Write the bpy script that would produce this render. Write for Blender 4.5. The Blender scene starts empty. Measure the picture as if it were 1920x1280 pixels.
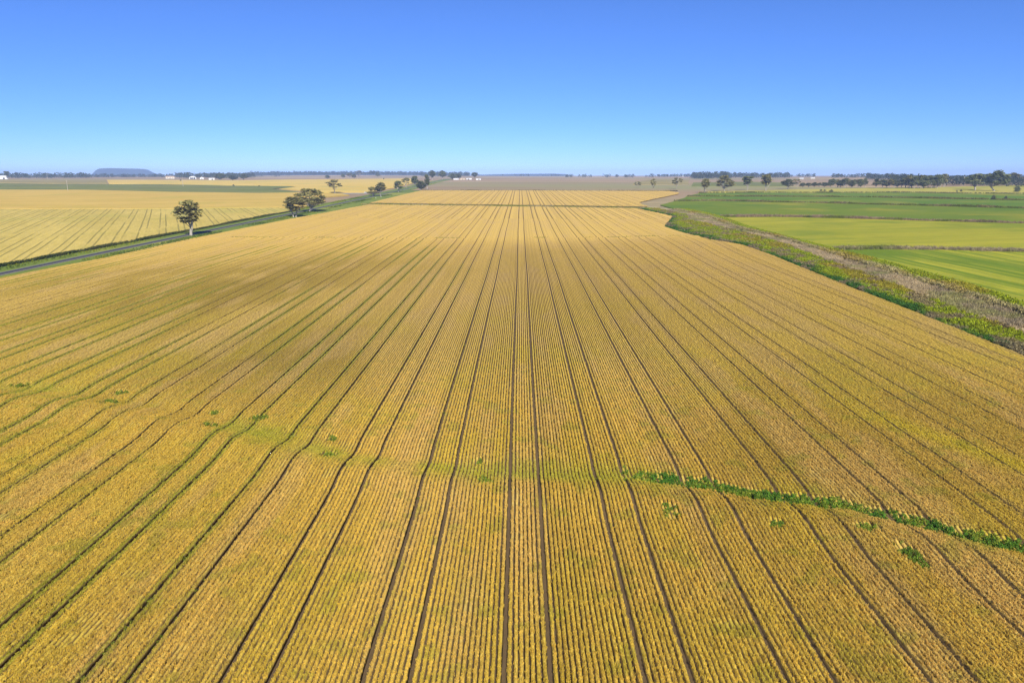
import bpy, bmesh, math, random
import numpy as np
from mathutils import Vector
R = math.radians
rng = np.random.default_rng(7)
random.seed(7)
sc = bpy.context.scene
COL = sc.collection

# ------------------------------------------------------------------ camera numbers (from the photograph, 1920 px wide)
H = 32.0; F = 1280.0; HOR = 328.0; VPX = 975.0
PITCH = math.atan((640 - HOR) / F); YAW = math.atan((VPX - 960) / F)
cy_, sy_ = math.cos(YAW), math.sin(YAW); cp_, sp_ = math.cos(PITCH), math.sin(PITCH)
FW = np.array([-sy_ * cp_, cy_ * cp_, -sp_]); RT = np.array([cy_, sy_, 0.0]); UP = np.cross(RT, FW)

# ------------------------------------------------------------------ noise + terrain
_perm = rng.random((512, 512))
def vnoise(x, y):
    xi = np.floor(x).astype(np.int64); yi = np.floor(y).astype(np.int64)
    fx = x - xi; fy = y - yi
    fx = fx * fx * (3 - 2 * fx); fy = fy * fy * (3 - 2 * fy)
    a = _perm[xi & 511, yi & 511]; b = _perm[(xi + 1) & 511, yi & 511]
    c = _perm[xi & 511, (yi + 1) & 511]; d = _perm[(xi + 1) & 511, (yi + 1) & 511]
    return (a * (1 - fx) + b * fx) * (1 - fy) + (c * (1 - fx) + d * fx) * fy
def fbm(x, y, o=4):
    s = 0.0; a = 0.5; t = 0.0
    for k in range(o):
        s = s + a * vnoise(x + 17.3 * k, y + 9.1 * k); t += a; a *= 0.5; x = x * 2.03; y = y * 2.03
    return s / t
def sstep(a, b, x):
    t = np.clip((x - a) / (b - a), 0, 1); return t * t * (3 - 2 * t)
_PY = np.array([-500, 0, 537, 886, 1450, 2500, 4000, 6000, 30000.]); _PZ = np.array([-6.3, 0, 6.8, 11.0, 17.5, 21.5, 22.0, 20, 16.])
_ky = np.arange(-500, 30001, 10.0); _kz = np.interp(_ky, _PY, _PZ)
_k = np.hanning(41); _k /= _k.sum()
_kz = np.convolve(np.pad(_kz, 20, mode='edge'), _k, mode='valid')
_kz[:60] = np.interp(_ky[:60], _PY, _PZ)
DITX = np.array([-260, -140, -77, -58, -40, -22, -4, 11, 18, 28, 43, 70, 120.])
DITY = np.array([140, 112, 95.5, 92, 83.8, 74.5, 68.5, 67.7, 65.9, 62.4, 53.8, 40, 20.])
def ditch_y(x):
    return np.interp(x, DITX, DITY) + 1.2 * (vnoise(x * 0.09 + 5, x * 0 + 3) - .5)
def z_base(x, y):
    x = np.asarray(x, float); y = np.asarray(y, float)
    z = np.interp(y, _ky, _kz)
    s = y - ditch_y(x)
    fade = sstep(-150, -120, x) * (1 - sstep(84, 92, x))
    z = z + fade * (-0.30 * np.exp(-(s / 2.5) ** 2) + 0.50 * np.exp(-((s + 5.8) / 3.4) ** 2))
    s2 = y - (313 + 2.0 * np.sin(x * .03))
    z = z + fade * (-0.2 * np.exp(-(s2 / 2.2) ** 2) + 0.24 * np.exp(-((s2 + 5) / 3.6) ** 2))
    z = z + 1.3 * np.exp(-((x - 78) / 26) ** 2 - ((y - 292) / 34) ** 2)
    z = z + 0.5 * np.exp(-((x + 60) / 60) ** 2 - ((y - 215) / 60) ** 2)
    z = z + 9.0 * np.exp(-((x + 1000) / 950) ** 2 - ((y - 4300) / 1000) ** 2)
    z = z + 3.0 * np.exp(-((x - 1700) / 700) ** 2 - ((y - 2600) / 600) ** 2)
    return z
CREEK = np.array([(122., 118), (124., 150), (125., 190), (124., 240), (120., 300), (112., 350), (118., 420), (128., 480), (118., 560), (135., 650), (190., 800), (235., 960)])
def creek_d(x, y, full=True):
    best = np.full(np.shape(x), 1e9)
    for (ax, ay), (bx, by) in zip(CREEK[:-1], CREEK[1:]):
        t = np.clip(((x - ax) * (bx - ax) + (y - ay) * (by - ay)) / ((bx - ax) ** 2 + (by - ay) ** 2), 0, 1)
        best = np.minimum(best, np.hypot(x - ax - t * (bx - ax), y - ay - t * (by - ay)))
    return best
def zt(x, y):
    return z_base(x, y)
def un(u, v):
    d = FW + RT * (u - 960) / F + UP * (640 - v) / F
    t = np.geomspace(20, 14000, 6000)
    g = H + d[2] * t - zt(d[0] * t, d[1] * t)
    i = np.argmax(g <= 0)
    if g[i] > 0: i = len(t) - 1
    a, b = t[max(i - 1, 0)], t[i]
    for _ in range(30):
        m = (a + b) / 2
        if H + d[2] * m - float(zt(d[0] * m, d[1] * m)) <= 0: b = m
        else: a = m
    return d[0] * b, d[1] * b
def P(*uv): return [un(u, v) for u, v in uv]
def at_dist(u, dist):
    a = math.atan((u - 960) / F * math.cos(PITCH)) - YAW   # azimuth of a column near the horizon
    return dist * math.sin(a), dist * math.cos(a)

# ------------------------------------------------------------------ materials
def new_mat(name):
    m = bpy.data.materials.new(name); m.use_nodes = True
    nt = m.node_tree; nt.nodes.clear()
    return m, nt, nt.nodes, nt.links
def N(nodes, kind, **kw):
    n = nodes.new(kind)
    for k, v in kw.items(): setattr(n, k, v)
    return n
def math_node(nt, op, a, b=None):
    n = N(nt.nodes, 'ShaderNodeMath', operation=op)
    for i, v in enumerate((a, b)):
        if v is None: continue
        if hasattr(v, 'node'): nt.links.new(v, n.inputs[i])
        else: n.inputs[i].default_value = v
    return n.outputs[0]
def mix_rgb(nt, fac, a, b, blend='MIX'):
    n = N(nt.nodes, 'ShaderNodeMix', data_type='RGBA', blend_type=blend)
    for s, v in ((n.inputs[0], fac), (n.inputs[6], a), (n.inputs[7], b)):
        if hasattr(v, 'node'): nt.links.new(v, s)
        elif isinstance(v, (tuple, list)): s.default_value = (*v, 1)
        else: s.default_value = v
    return n.outputs[2]
def noise(nt, scale, detail=3, rough=.55, vec=None, dim=None):
    n = N(nt.nodes, 'ShaderNodeTexNoise'); n.inputs['Scale'].default_value = scale
    n.inputs['Detail'].default_value = detail; n.inputs['Roughness'].default_value = rough
    if vec is not None: nt.links.new(vec, n.inputs['Vector'])
    return n.outputs['Fac']
def pos(nt): return N(nt.nodes, 'ShaderNodeNewGeometry').outputs['Position']
def mapping(nt, vec, scale=(1, 1, 1), rotz=0):
    if rotz:      # turn first, then stretch
        q = N(nt.nodes, 'ShaderNodeMapping'); q.inputs['Rotation'].default_value = (0, 0, rotz); nt.links.new(vec, q.inputs['Vector']); vec = q.outputs[0]
    n = N(nt.nodes, 'ShaderNodeMapping'); n.inputs['Scale'].default_value = scale
    nt.links.new(vec, n.inputs['Vector']); return n.outputs[0]
def ramp(nt, fac, a, b):
    n = N(nt.nodes, 'ShaderNodeMapRange', interpolation_type='SMOOTHSTEP'); nt.links.new(fac, n.inputs[0])
    n.inputs[1].default_value = a; n.inputs[2].default_value = b; return n.outputs[0]
def finish(nt, col, rough=.9, translucent=0.0, bump=None, bump_d=.1, spec=.04):
    out = N(nt.nodes, 'ShaderNodeOutputMaterial')
    b = N(nt.nodes, 'ShaderNodeBsdfPrincipled'); b.inputs['Roughness'].default_value = rough
    b.inputs['Specular IOR Level'].default_value = spec
    if hasattr(col, 'node'): nt.links.new(col, b.inputs['Base Color'])
    else: b.inputs['Base Color'].default_value = (*col, 1)
    if bump is not None:
        bn = N(nt.nodes, 'ShaderNodeBump'); bn.inputs['Distance'].default_value = bump_d; bn.inputs['Strength'].default_value = 1
        nt.links.new(bump, bn.inputs['Height']); nt.links.new(bn.outputs[0], b.inputs['Normal'])
    if translucent:
        t = N(nt.nodes, 'ShaderNodeBsdfTranslucent'); mx = N(nt.nodes, 'ShaderNodeMixShader'); mx.inputs[0].default_value = translucent
        if hasattr(col, 'node'): nt.links.new(col, t.inputs['Color'])
        else: t.inputs['Color'].default_value = (*col, 1)
        nt.links.new(b.outputs[0], mx.inputs[1]); nt.links.new(t.outputs[0], mx.inputs[2]); nt.links.new(mx.outputs[0], out.inputs[0])
    else: nt.links.new(b.outputs[0], out.inputs[0])
def scaled(nt, col, fac):
    n = N(nt.nodes, 'ShaderNodeVectorMath', operation='SCALE'); nt.links.new(col, n.inputs[0]); nt.links.new(fac, n.inputs['Scale']); return n.outputs[0]
def lin(nt, fac, lo, hi):
    n = N(nt.nodes, 'ShaderNodeMapRange'); nt.links.new(fac, n.inputs[0]); n.inputs[3].default_value = lo; n.inputs[4].default_value = hi; return n.outputs[0]

SOIL = (.105, .072, .038)
def crop_mat():
    m, nt, n, l = new_mat('ripe wheat')
    a = N(n, 'ShaderNodeAttribute', attribute_name='col'); s = N(n, 'ShaderNodeAttribute', attribute_name='soil')
    p = pos(nt)
    f = noise(nt, 5.0, 3, .7, p)
    c = scaled(nt, a.outputs['Color'], lin(nt, f, .55, 1.45))
    so = mix_rgb(nt, noise(nt, 1.2, 3, .6, p), (SOIL[0] * .8, SOIL[1] * .8, SOIL[2] * .8), (SOIL[0] * 1.4, SOIL[1] * 1.4, SOIL[2] * 1.4))
    c = mix_rgb(nt, ramp(nt, s.outputs['Fac'], .08, .45), c, (.19, .125, .042))
    c = mix_rgb(nt, ramp(nt, s.outputs['Fac'], .5, .85), c, so)
    finish(nt, c, .85, 0, noise(nt, 9, 2, .6, p), .06)
    return m
def tuft_mat(name, trans=.3):
    m, nt, n, l = new_mat(name)
    a = N(n, 'ShaderNodeAttribute', attribute_name='col'); a.attribute_type = 'INSTANCER'
    v = N(n, 'ShaderNodeAttribute', attribute_name='v')
    finish(nt, scaled(nt, a.outputs['Color'], v.outputs['Fac']), .8, trans)
    return m
def leaf_mat(name, c1, c2, trans=.2):
    m, nt, n, l = new_mat(name)
    v = N(n, 'ShaderNodeAttribute', attribute_name='v')
    oi = N(n, 'ShaderNodeObjectInfo')
    c = mix_rgb(nt, ramp(nt, v.outputs['Fac'], .5, 1.5), c1, c2)
    c = scaled(nt, c, lin(nt, oi.outputs['Random'], .8, 1.2))
    finish(nt, c, .7, trans, spec=.25)
    return m
def plain_mat(name, c, rough=.8, var=.2, scale=1.0, bump=None):
    m, nt, n, l = new_mat(name)
    p = pos(nt); f = noise(nt, scale, 4, .6, p)
    col = mix_rgb(nt, f, tuple(x * (1 - var) for x in c), tuple(x * (1 + var) for x in c))
    finish(nt, col, rough, 0, f if bump else None, bump or .1)
    return m
def field_mat(name, c1, c2, c3=None, az=0, streak=.02, stripes=None, fine=.5, base=.03):
    """crop seen from far: tone streaks run along the working direction; optional wheel tracks of bare soil"""
    m, nt, n, l = new_mat(name)
    p = pos(nt)
    pm = mapping(nt, p, (1, streak * 10, 1), az)
    pm2 = mapping(nt, p, (1, .12, 1), az)
    f = noise(nt, base, 5, .6, pm)
    c = mix_rgb(nt, ramp(nt, f, .32, .68), c1, c2)
    if c3: c = mix_rgb(nt, ramp(nt, noise(nt, .012, 4, .6, p), .5, .66), c, c3)
    g = noise(nt, fine, 3, .7, pm2)
    c = scaled(nt, c, lin(nt, g, .7, 1.3))
    c = scaled(nt, c, lin(nt, noise(nt, 1.7, 2, .7, p), .75, 1.25))
    if stripes:
        per, wid, off, scol = stripes
        sx = N(n, 'ShaderNodeSeparateXYZ'); l.new(mapping(nt, p, (1, 1, 1), az), sx.inputs[0])
        wob = math_node(nt, 'MULTIPLY', noise(nt, .01, 2, .5, p), 2.0)
        q = math_node(nt, 'MODULO', math_node(nt, 'ADD', math_node(nt, 'ADD', sx.outputs[0], wob), 40000 + off), per)
        a1 = math_node(nt, 'LESS_THAN', math_node(nt, 'ABSOLUTE', math_node(nt, 'SUBTRACT', q, 3)), wid)
        a2 = math_node(nt, 'LESS_THAN', math_node(nt, 'ABSOLUTE', math_node(nt, 'SUBTRACT', q, 6.0)), wid)
        br = ramp(nt, noise(nt, .11, 3, .7, mapping(nt, p, (1, .12, 1), az)), .34, .52)
        c = mix_rgb(nt, math_node(nt, 'MULTIPLY', math_node(nt, 'MAXIMUM', a1, a2), br), c, scol)
    finish(nt, c, .9, 0, g, .25)
    return m

M = {}
M['crop'] = crop_mat()
M['tuft'] = tuft_mat('wheat heads', .38)
M['weed'] = tuft_mat('weed leaves', .3)
M['left_near'] = field_mat('pale wheat with wheel tracks', (.46, .35, .08), (.54, .41, .105), (.42, .36, .08), R(-27), .03, (9, .36, 3, (.27, .22, .055)))
M['left_far'] = field_mat('golden wheat', (.49, .335, .07), (.55, .38, .09), (.47, .345, .07), R(70), .03)
M['green_far'] = field_mat('green crop strip', (.13, .16, .04), (.21, .21, .055), (.15, .15, .05), R(80), .03)
M['gold_far'] = field_mat('far golden crop', (.54, .38, .08), (.62, .44, .11), (.46, .37, .09), R(85), .03)
M['olive_far'] = field_mat('far olive crop', (.22, .19, .07), (.34, .27, .10), None, R(85), .03)
M['g1'] = field_mat('young crop in green and yellow streaks', (.11, .18, .012), (.36, .34, .03), (.13, .19, .014), R(-4), .0014, fine=.9, base=.26)
M['g2'] = field_mat('yellowing green crop', (.25, .26, .02), (.35, .315, .028), (.19, .225, .018), R(75), .006, base=.08)
M['g3'] = field_mat('green crop', (.10, .165, .014), (.16, .20, .016), (.24, .235, .022), R(80), .03)
M['g4'] = field_mat('bright green crop', (.09, .165, .016), (.14, .195, .018), (.22, .225, .028), R(85), .03)
M['g5'] = field_mat('yellow green pasture', (.34, .31, .05), (.42, .36, .07), (.27, .28, .04), R(85), .03)
M['verge'] = field_mat('green roadside grass', (.12, .17, .03), (.18, .22, .035), (.27, .27, .05), R(0), .02, fine=.6)
M['dry'] = field_mat('dry grass', (.38, .30, .15), (.46, .36, .19), (.32, .29, .12), R(0), .1)
M['asphalt'] = plain_mat('worn bitumen', (.07, .07, .08), .9, .25, .6)
M['shoulder'] = plain_mat('gravel shoulder', (.26, .24, .19), .95, .2, .8)
M['bark'] = plain_mat('pale gum bark', (.36, .32, .27), .85, .3, 1.5)
M['bark_dark'] = plain_mat('dark bark', (.16, .13, .10), .9, .3, 1.5)
M['leaf_olive'] = leaf_mat('olive gum leaves', (.15, .14, .045), (.33, .295, .10))
M['leaf_green'] = leaf_mat('dark gum leaves', (.085, .105, .038), (.20, .21, .075))
M['leaf_wood'] = leaf_mat('woodland leaves', (.035, .05, .028), (.07, .085, .045), .1)
M['white'] = plain_mat('white painted steel', (.70, .70, .68), .5, .06, .3)
M['cream'] = plain_mat('cream wall', (.62, .55, .42), .8, .1, .5)
M['tan_roof'] = plain_mat('tan roof', (.42, .30, .20), .7, .15, .5)
M['grey_roof'] = plain_mat('grey steel roof', (.45, .45, .45), .5, .1, .5)
M['dark'] = plain_mat('dark opening', (.03, .03, .03), .8, .2, 1)
M['glass'] = plain_mat('car glass', (.03, .035, .04), .15, .1, 1)
M['rubber'] = plain_mat('tyre rubber', (.03, .03, .03), .9, .2, 2)
M['timber'] = plain_mat('weathered pole timber', (.45, .40, .34), .9, .2, 2)
M['hill'] = plain_mat('wooded hill', (.035, .05, .035), .95, .5, .02, 3.0)

def ground_mat():
    m, nt, n, l = new_mat('grazed dry paddock')
    p = pos(nt)
    f = noise(nt, .004, 5, .6, mapping(nt, p, (.35, 1, 1)))
    g = noise(nt, .0013, 4, .55, mapping(nt, p, (.4, 1, 1)))
    c = mix_rgb(nt, ramp(nt, f, .35, .65), (.275, .195, .11), (.35, .25, .14))
    c = mix_rgb(nt, ramp(nt, g, .48, .62), c, (.26, .245, .105))
    c = mix_rgb(nt, ramp(nt, noise(nt, .0021, 4, .6, mapping(nt, p, (.3, 1.2, 1))), .56, .66), c, (.55, .38, .21))
    c = scaled(nt, c, lin(nt, noise(nt, .25, 4, .7, p), .8, 1.2))
    finish(nt, c, .95)
    return m
M['ground'] = ground_mat()

# ------------------------------------------------------------------ mesh helpers
def link(o, parent=None):
    COL.objects.link(o)
    if parent is not None: o.parent = parent
    return o
def tag(o, label=None, cat=None, group=None, kind=None):
    if label: o['label'] = label
    if cat: o['category'] = cat
    if group: o['group'] = group
    if kind: o['kind'] = kind
    return o
def fast_mesh(name, verts, quads, tris=None):
    me = bpy.data.meshes.new(name)
    nv = len(verts); me.vertices.add(nv); me.vertices.foreach_set('co', np.ascontiguousarray(verts, np.float32).ravel())
    nq = len(quads); nt_ = 0 if tris is None else len(tris)
    loops = np.concatenate([np.asarray(quads, np.int32).ravel()] + ([np.asarray(tris, np.int32).ravel()] if nt_ else []))
    me.loops.add(len(loops)); me.loops.foreach_set('vertex_index', loops)
    me.polygons.add(nq + nt_)
    st = np.concatenate([np.arange(nq) * 4] + ([nq * 4 + np.arange(nt_) * 3] if nt_ else [])).astype(np.int32)
    me.polygons.foreach_set('loop_start', st)
    me.update(calc_edges=True); me.validate()
    return me
def set_attr(me, name, vals, typ='FLOAT', dom='POINT'):
    a = me.attributes.new(name, typ, dom)
    if typ == 'FLOAT_COLOR':
        v = np.ones((len(vals), 4), np.float32); v[:, :3] = vals; a.data.foreach_set('color', v.ravel())
    else: a.data.foreach_set('value', np.ascontiguousarray(vals, np.float32 if typ == 'FLOAT' else np.int32))

YS = np.concatenate([np.arange(20, 204, 4), np.arange(204, 640, 12), np.arange(640, 1600, 32), np.arange(1600, 6000, 150), np.arange(6000, 13001, 500)]).astype(float)
_xh = np.concatenate([np.arange(0, 250, 6), np.arange(250, 1000, 40), np.arange(1000, 3400, 150), np.arange(3400, 9001, 700)]).astype(float)
XS = np.concatenate([-_xh[:0:-1], _xh])
GLOW = .3
def ground():
    X, Y = np.meshgrid(XS, YS)
    Z = zt(X, Y) - GLOW
    inside = (X > -138) & (X < 82) & (Y < 530)
    Z = np.where(inside, Z - 1.2, Z)
    v = np.stack([X, Y, Z], -1).reshape(-1, 3)
    ny, nx = X.shape
    i = np.arange(ny * nx).reshape(ny, nx)
    q = np.stack([i[:-1, :-1], i[:-1, 1:], i[1:, 1:], i[1:, :-1]], -1).reshape(-1, 4)
    me = fast_mesh('ground', v, q); me.materials.append(M['ground'])
    tag(link(bpy.data.objects.new('ground', me)), kind='structure')
def cut_poly(bm, poly):
    f = bm.faces.new([bm.verts.new((x, y, 0)) for x, y in poly])
    bm.normal_update()
    if f.normal.z < 0: f.normal_flip()
    xs = [p[0] for p in poly]; ys = [p[1] for p in poly]
    for arr, ax, lo, hi in ((XS, 0, min(xs), max(xs)), (YS, 1, min(ys), max(ys))):
        for c in arr:
            if lo + .01 < c < hi - .01:
                co = (c, 0, 0) if ax == 0 else (0, c, 0); no = (1, 0, 0) if ax == 0 else (0, 1, 0)
                bmesh.ops.bisect_plane(bm, geom=bm.faces[:] + bm.edges[:] + bm.verts[:], plane_co=co, plane_no=no, dist=1e-4)
def patch(name, poly, off, m, skirt=0.0, rough=0.0, kind='structure', label=None, cat=None):
    bm = bmesh.new(); cut_poly(bm, poly)
    v = np.array([w.co[:2] for w in bm.verts])
    z = zt(v[:, 0], v[:, 1]) + off
    if rough: z = z + rough * (vnoise(v[:, 0] * .13, v[:, 1] * .13) - .5)
    for w, zz in zip(bm.verts, z): w.co.z = zz
    if skirt:
        be = [e for e in bm.edges if e.is_boundary]
        r = bmesh.ops.extrude_edge_only(bm, edges=be)
        for w in [g for g in r['geom'] if isinstance(g, bmesh.types.BMVert)]: w.co.z -= skirt
    bmesh.ops.recalc_face_normals(bm, faces=bm.faces[:])
    me = bpy.data.meshes.new(name); bm.to_mesh(me); bm.free(); me.materials.append(m)
    return tag(link(bpy.data.objects.new(name, me)), label, cat, None, kind)

# ------------------------------------------------------------------ scatter of uncountable growth
def cards(n, pos_fn, size_fn, lean, seed, vlo=.7, vhi=1.3):
    r = np.random.default_rng(seed)
    V = []; Q = []; val = []
    for k in range(n):
        c = np.array(pos_fn(r)); L, W = size_fn(r)
        a = r.random() * 2 * math.pi; t = lean * r.normal()
        b = r.random() * 2 * math.pi
        up = np.array([math.sin(t) * math.cos(b), math.sin(t) * math.sin(b), math.cos(t)])
        s = np.array([math.cos(a), math.sin(a), 0]); s = s - up * s.dot(up); s /= np.linalg.norm(s)
        i = len(V)
        V += [c - up * L / 2 - s * W * .35, c - up * L / 2 + s * W * .35, c + up * L / 2 + s * W / 2, c + up * L / 2 - s * W / 2]
        Q.append((i, i + 1, i + 2, i + 3)); val += [vlo + (vhi - vlo) * r.random()] * 4
    me = fast_mesh('leaves', np.array(V), np.array(Q)); set_attr(me, 'v', val)
    return me
def proto_coll(name, meshes, mat):
    c = bpy.data.collections.new(name)
    for k, me in enumerate(meshes):
        me.materials.append(mat); o = bpy.data.objects.new('%s_%02d' % (name, k), me); c.objects.link(o)
    return c
def gn_tree(coll, npro):
    g = bpy.data.node_groups.new('scatter', 'GeometryNodeTree')
    g.interface.new_socket('Geometry', in_out='INPUT', socket_type='NodeSocketGeometry')
    g.interface.new_socket('Geometry', in_out='OUTPUT', socket_type='NodeSocketGeometry')
    n = g.nodes; l = g.links
    gi = n.new('NodeGroupInput'); go = n.new('NodeGroupOutput')
    iop = n.new('GeometryNodeInstanceOnPoints'); ci = n.new('GeometryNodeCollectionInfo')
    ci.inputs['Collection'].default_value = coll; ci.inputs['Separate Children'].default_value = True; ci.inputs['Reset Children'].default_value = True
    def attr(nm, typ):
        a = n.new('GeometryNodeInputNamedAttribute'); a.data_type = typ; a.inputs[0].default_value = nm; return a.outputs[0]
    mp = n.new('GeometryNodeMeshToPoints')
    l.new(gi.outputs[0], mp.inputs[0]); l.new(mp.outputs[0], iop.inputs['Points'])
    l.new(ci.outputs[0], iop.inputs['Instance']); iop.inputs['Pick Instance'].default_value = True
    l.new(attr('pick', 'INT'), iop.inputs['Instance Index'])
    cx = n.new('ShaderNodeCombineXYZ'); l.new(attr('rot', 'FLOAT'), cx.inputs[2])
    l.new(cx.outputs[0], iop.inputs['Rotation']); l.new(attr('size', 'FLOAT'), iop.inputs['Scale'])
    l.new(iop.outputs[0], go.inputs[0])
    return g
def scatter(name, pts, size, col, coll, npro, label, cat):
    me = bpy.data.meshes.new(name); me.vertices.add(len(pts)); me.vertices.foreach_set('co', np.ascontiguousarray(pts, np.float32).ravel())
    set_attr(me, 'rot', rng.random(len(pts)) * 6.283); set_attr(me, 'size', size); set_attr(me, 'col', col, 'FLOAT_COLOR')
    set_attr(me, 'pick', rng.integers(0, npro, len(pts)), 'INT')
    o = link(bpy.data.objects.new(name, me)); md = o.modifiers.new('scatter', 'NODES'); md.node_group = gn_tree(coll, npro)
    return tag(o, label, cat, None, 'stuff')

C_TUFT = proto_coll('wheat_tuft', [cards(34, lambda r: (r.normal() * .035, (r.random() - .5) * .28, .22 + .30 * r.random() ** .7), lambda r: (.11 + .07 * r.random(), .022 + .018 * r.random()), .34, s, .72, 1.3) for s in range(8)], M['tuft'])
def hemi(rad, hgt):
    def f(r):
        a = r.random() * 6.283; q = math.sqrt(r.random()); z = r.random() ** .8
        return (rad * q * math.cos(a) * math.sqrt(1 - .8 * z * z), rad * q * math.sin(a) * math.sqrt(1 - .8 * z * z), hgt * z)
    return f
C_WEED = proto_coll('weed_clump', [cards(46, hemi(.42, .85), lambda r: (.16 + .14 * r.random(), .07 + .06 * r.random()), .9, 50 + s, .55, 1.4) for s in range(6)], M['weed'])
C_GRASS = proto_coll('dry_grass_clump', [cards(40, hemi(.45, .5), lambda r: (.45 + .4 * r.random(), .03 + .03 * r.random()), .5, 80 + s, .6, 1.3) for s in range(6)], M['weed'])

# ------------------------------------------------------------------ the wheat field in front: row by row
PITCHX = .375; TR0 = -.9
RB = P((1920, 672), (1700, 582), (1560, 527), (1450, 481), (1390, 460), (1330, 450.5), (1245, 426), (1262, 406), (1190, 390.5))
RB = [(86.5, 20.)] + RB
LB = P((0, 523), (200, 485), (360, 449), (553, 410), (690, 384.5))
LB = [(LB[0][0] - 1, 20.)] + LB
FARL = un(700, 384.2); FARR = un(1190, 391)
def x_right(y): return np.interp(y, [p[1] for p in RB], [p[0] for p in RB])
def x_left(y): return np.interp(y, [p[1] for p in LB], [p[0] for p in LB])
def y_far(x): return FARL[1] + (x - FARL[0]) / (FARR[0] - FARL[0]) * (FARR[1] - FARL[1]) + 3 * (vnoise(x * .05, x * 0 + 2) - .5)
GOLD = np.array([.545, .37, .06]); PALE = np.array([.575, .382, .094]); BROWN = np.array([.285, .198, .03]); GREEN = np.array([.25, .26, .022]); YELL = np.array([.48, .37, .030]); PINK = np.array([.53, .35, .115])
def mixc(a, b, t): return a + (b - a) * t[..., None]
def crop_col(x, y, row):
    c = np.broadcast_to(GOLD, x.shape + (3,)).copy()
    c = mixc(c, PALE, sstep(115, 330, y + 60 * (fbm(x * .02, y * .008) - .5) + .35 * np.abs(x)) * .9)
    big = fbm(x * .018 + 3, y * .012 + 8)
    c = mixc(c, BROWN, .45 * sstep(.5, .68, big) * (1 - sstep(140, 300, y)))
    blob = (.45 + 1.1 * fbm(x * .03 + 8, y * .02 + 5)) * np.exp(-((x + 78) / 66) ** 2 - ((y - 178) / 62) ** 2) + .8 * np.exp(-((x + 40) / 26) ** 2 - ((y - 112) / 22) ** 2)
    c = mixc(c, BROWN, np.clip(blob, 0, 1) * .95)
    c = mixc(c, PALE, .7 * np.exp(-((x + 18) / 26) ** 2 - ((y - 165) / 40) ** 2))
    c = mixc(c, PALE, .7 * np.exp(-((x - (66 + (300 - y) * .02)) / 6) ** 2 - ((y - 240) / 60) ** 2))
    c = mixc(c, PALE, .5 * sstep(.52, .7, fbm(x * .05 + 31, y * .02 + 4)))
    c = mixc(c, YELL, .34 * sstep(.45, .66, fbm(x * .11 + 60, y * .07 + 2)) * (1 - sstep(90, 200, y)))
    c = mixc(c, PINK, .45 * sstep(.5, .7, fbm(x * .25 + 90, y * .05 + 7, 3)))
    hr = np.take(_perm[:, 11], np.mod(np.round(row).astype(np.int64), 512))
    c = c * (.90 + .20 * hr)[..., None]
    m24 = np.mod(np.round(row), 24)
    edge = ((m24 == 23) | (m24 == 1) | (m24 == 7) | (m24 == 9)).astype(float)
    gz = edge * sstep(0, -45, x) * sstep(.38, .58, fbm(x * .06 + 2, y * .02 + 40)) * (1 - sstep(260, 340, y))
    c = mixc(c, GREEN, .75 * gz)
    s = y - ditch_y(x)
    dz = np.exp(-((s + 1) / 3.2) ** 2) * sstep(.42, .62, fbm(x * .09, y * .09 + 20)) * sstep(90, 70, np.abs(x))
    c = mixc(c, GREEN * 1.35, .6 * dz)
    lg = sstep(-52, -85, x) * sstep(96, 76, y) * sstep(.35, .6, fbm(x * .08 + 9, y * .08 + 1))
    c = mixc(c, GREEN, .55 * lg)
    ry = np.exp(-(((x - 52) + (y - 74) * .55) / 3.0) ** 2) * sstep(40, 48, x) * sstep(62, 56, x)
    c = mixc(c, YELL, .9 * ry)
    c = mixc(c, GREEN, .34 * sstep(.62, .74, fbm(x * .5 + 12, y * .5 + 3, 3)) * (1 - sstep(80, 130, y)))
    return c
# clearings where weeds took over: (x, y, radius across, radius along)
def spots():
    L = [((910, 905), .9, 1.3), ((897, 868), .7, 1.0), ((620, 856), 1.1, 1.2), ((622, 826), .9, .9), ((395, 800), 1.1, 1.2), ((402, 778), 1.0, .8), ((487, 787), 1.4, .8), ((207, 757), 1.3, 1.2), ((226, 739), 1.2, .8),
         ((40, 726), 1.5, 1.0), ((1258, 962), .8, 1.4), ((1625, 992), 1.2, 1.0), ((1700, 1040), .7, 1.1), ((1722, 1056), .7, 1.2), ((1455, 985), .6, .8)]
    return [(*un(*p), a, b) for p, a, b in L]
SPOTS = spots()
def weedy(x, y):
    s = y - ditch_y(x)
    w = (1 - sstep(.6, 2.4, np.abs(s + .2 + 1.5 * (vnoise(x * .5, y * 0 + 7) - .5)))) * sstep(9.0, 13.5, x + 4 * (vnoise(x * .8, y * .8) - .5)) * (1 - sstep(40, 60, x) * .45)
    w = w * sstep(.16, .34, vnoise(x * .33 + 4, y * .25) + sstep(38, 20, x) * .35)
    for a, b, ra, rb in SPOTS: w = np.maximum(w, .95 * (1 - sstep(.2, 1.15, np.hypot((x - a) / ra, (y - b) / rb) / 1.3 + .5 * (vnoise(x * 2.2, y * 2.2) - .5))))
    return w
def in_view(x, y, mx=14):
    return (x > -.79 * y - mx) & (x < .765 * y + mx)
def track_shift(r):      # the drill rows either side of a wheel track lean in over it
    m = np.mod(r, 24); return .045 * (np.isin(m, (23, 7)).astype(float) - np.isin(m, (1, 9)).astype(float))
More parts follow.
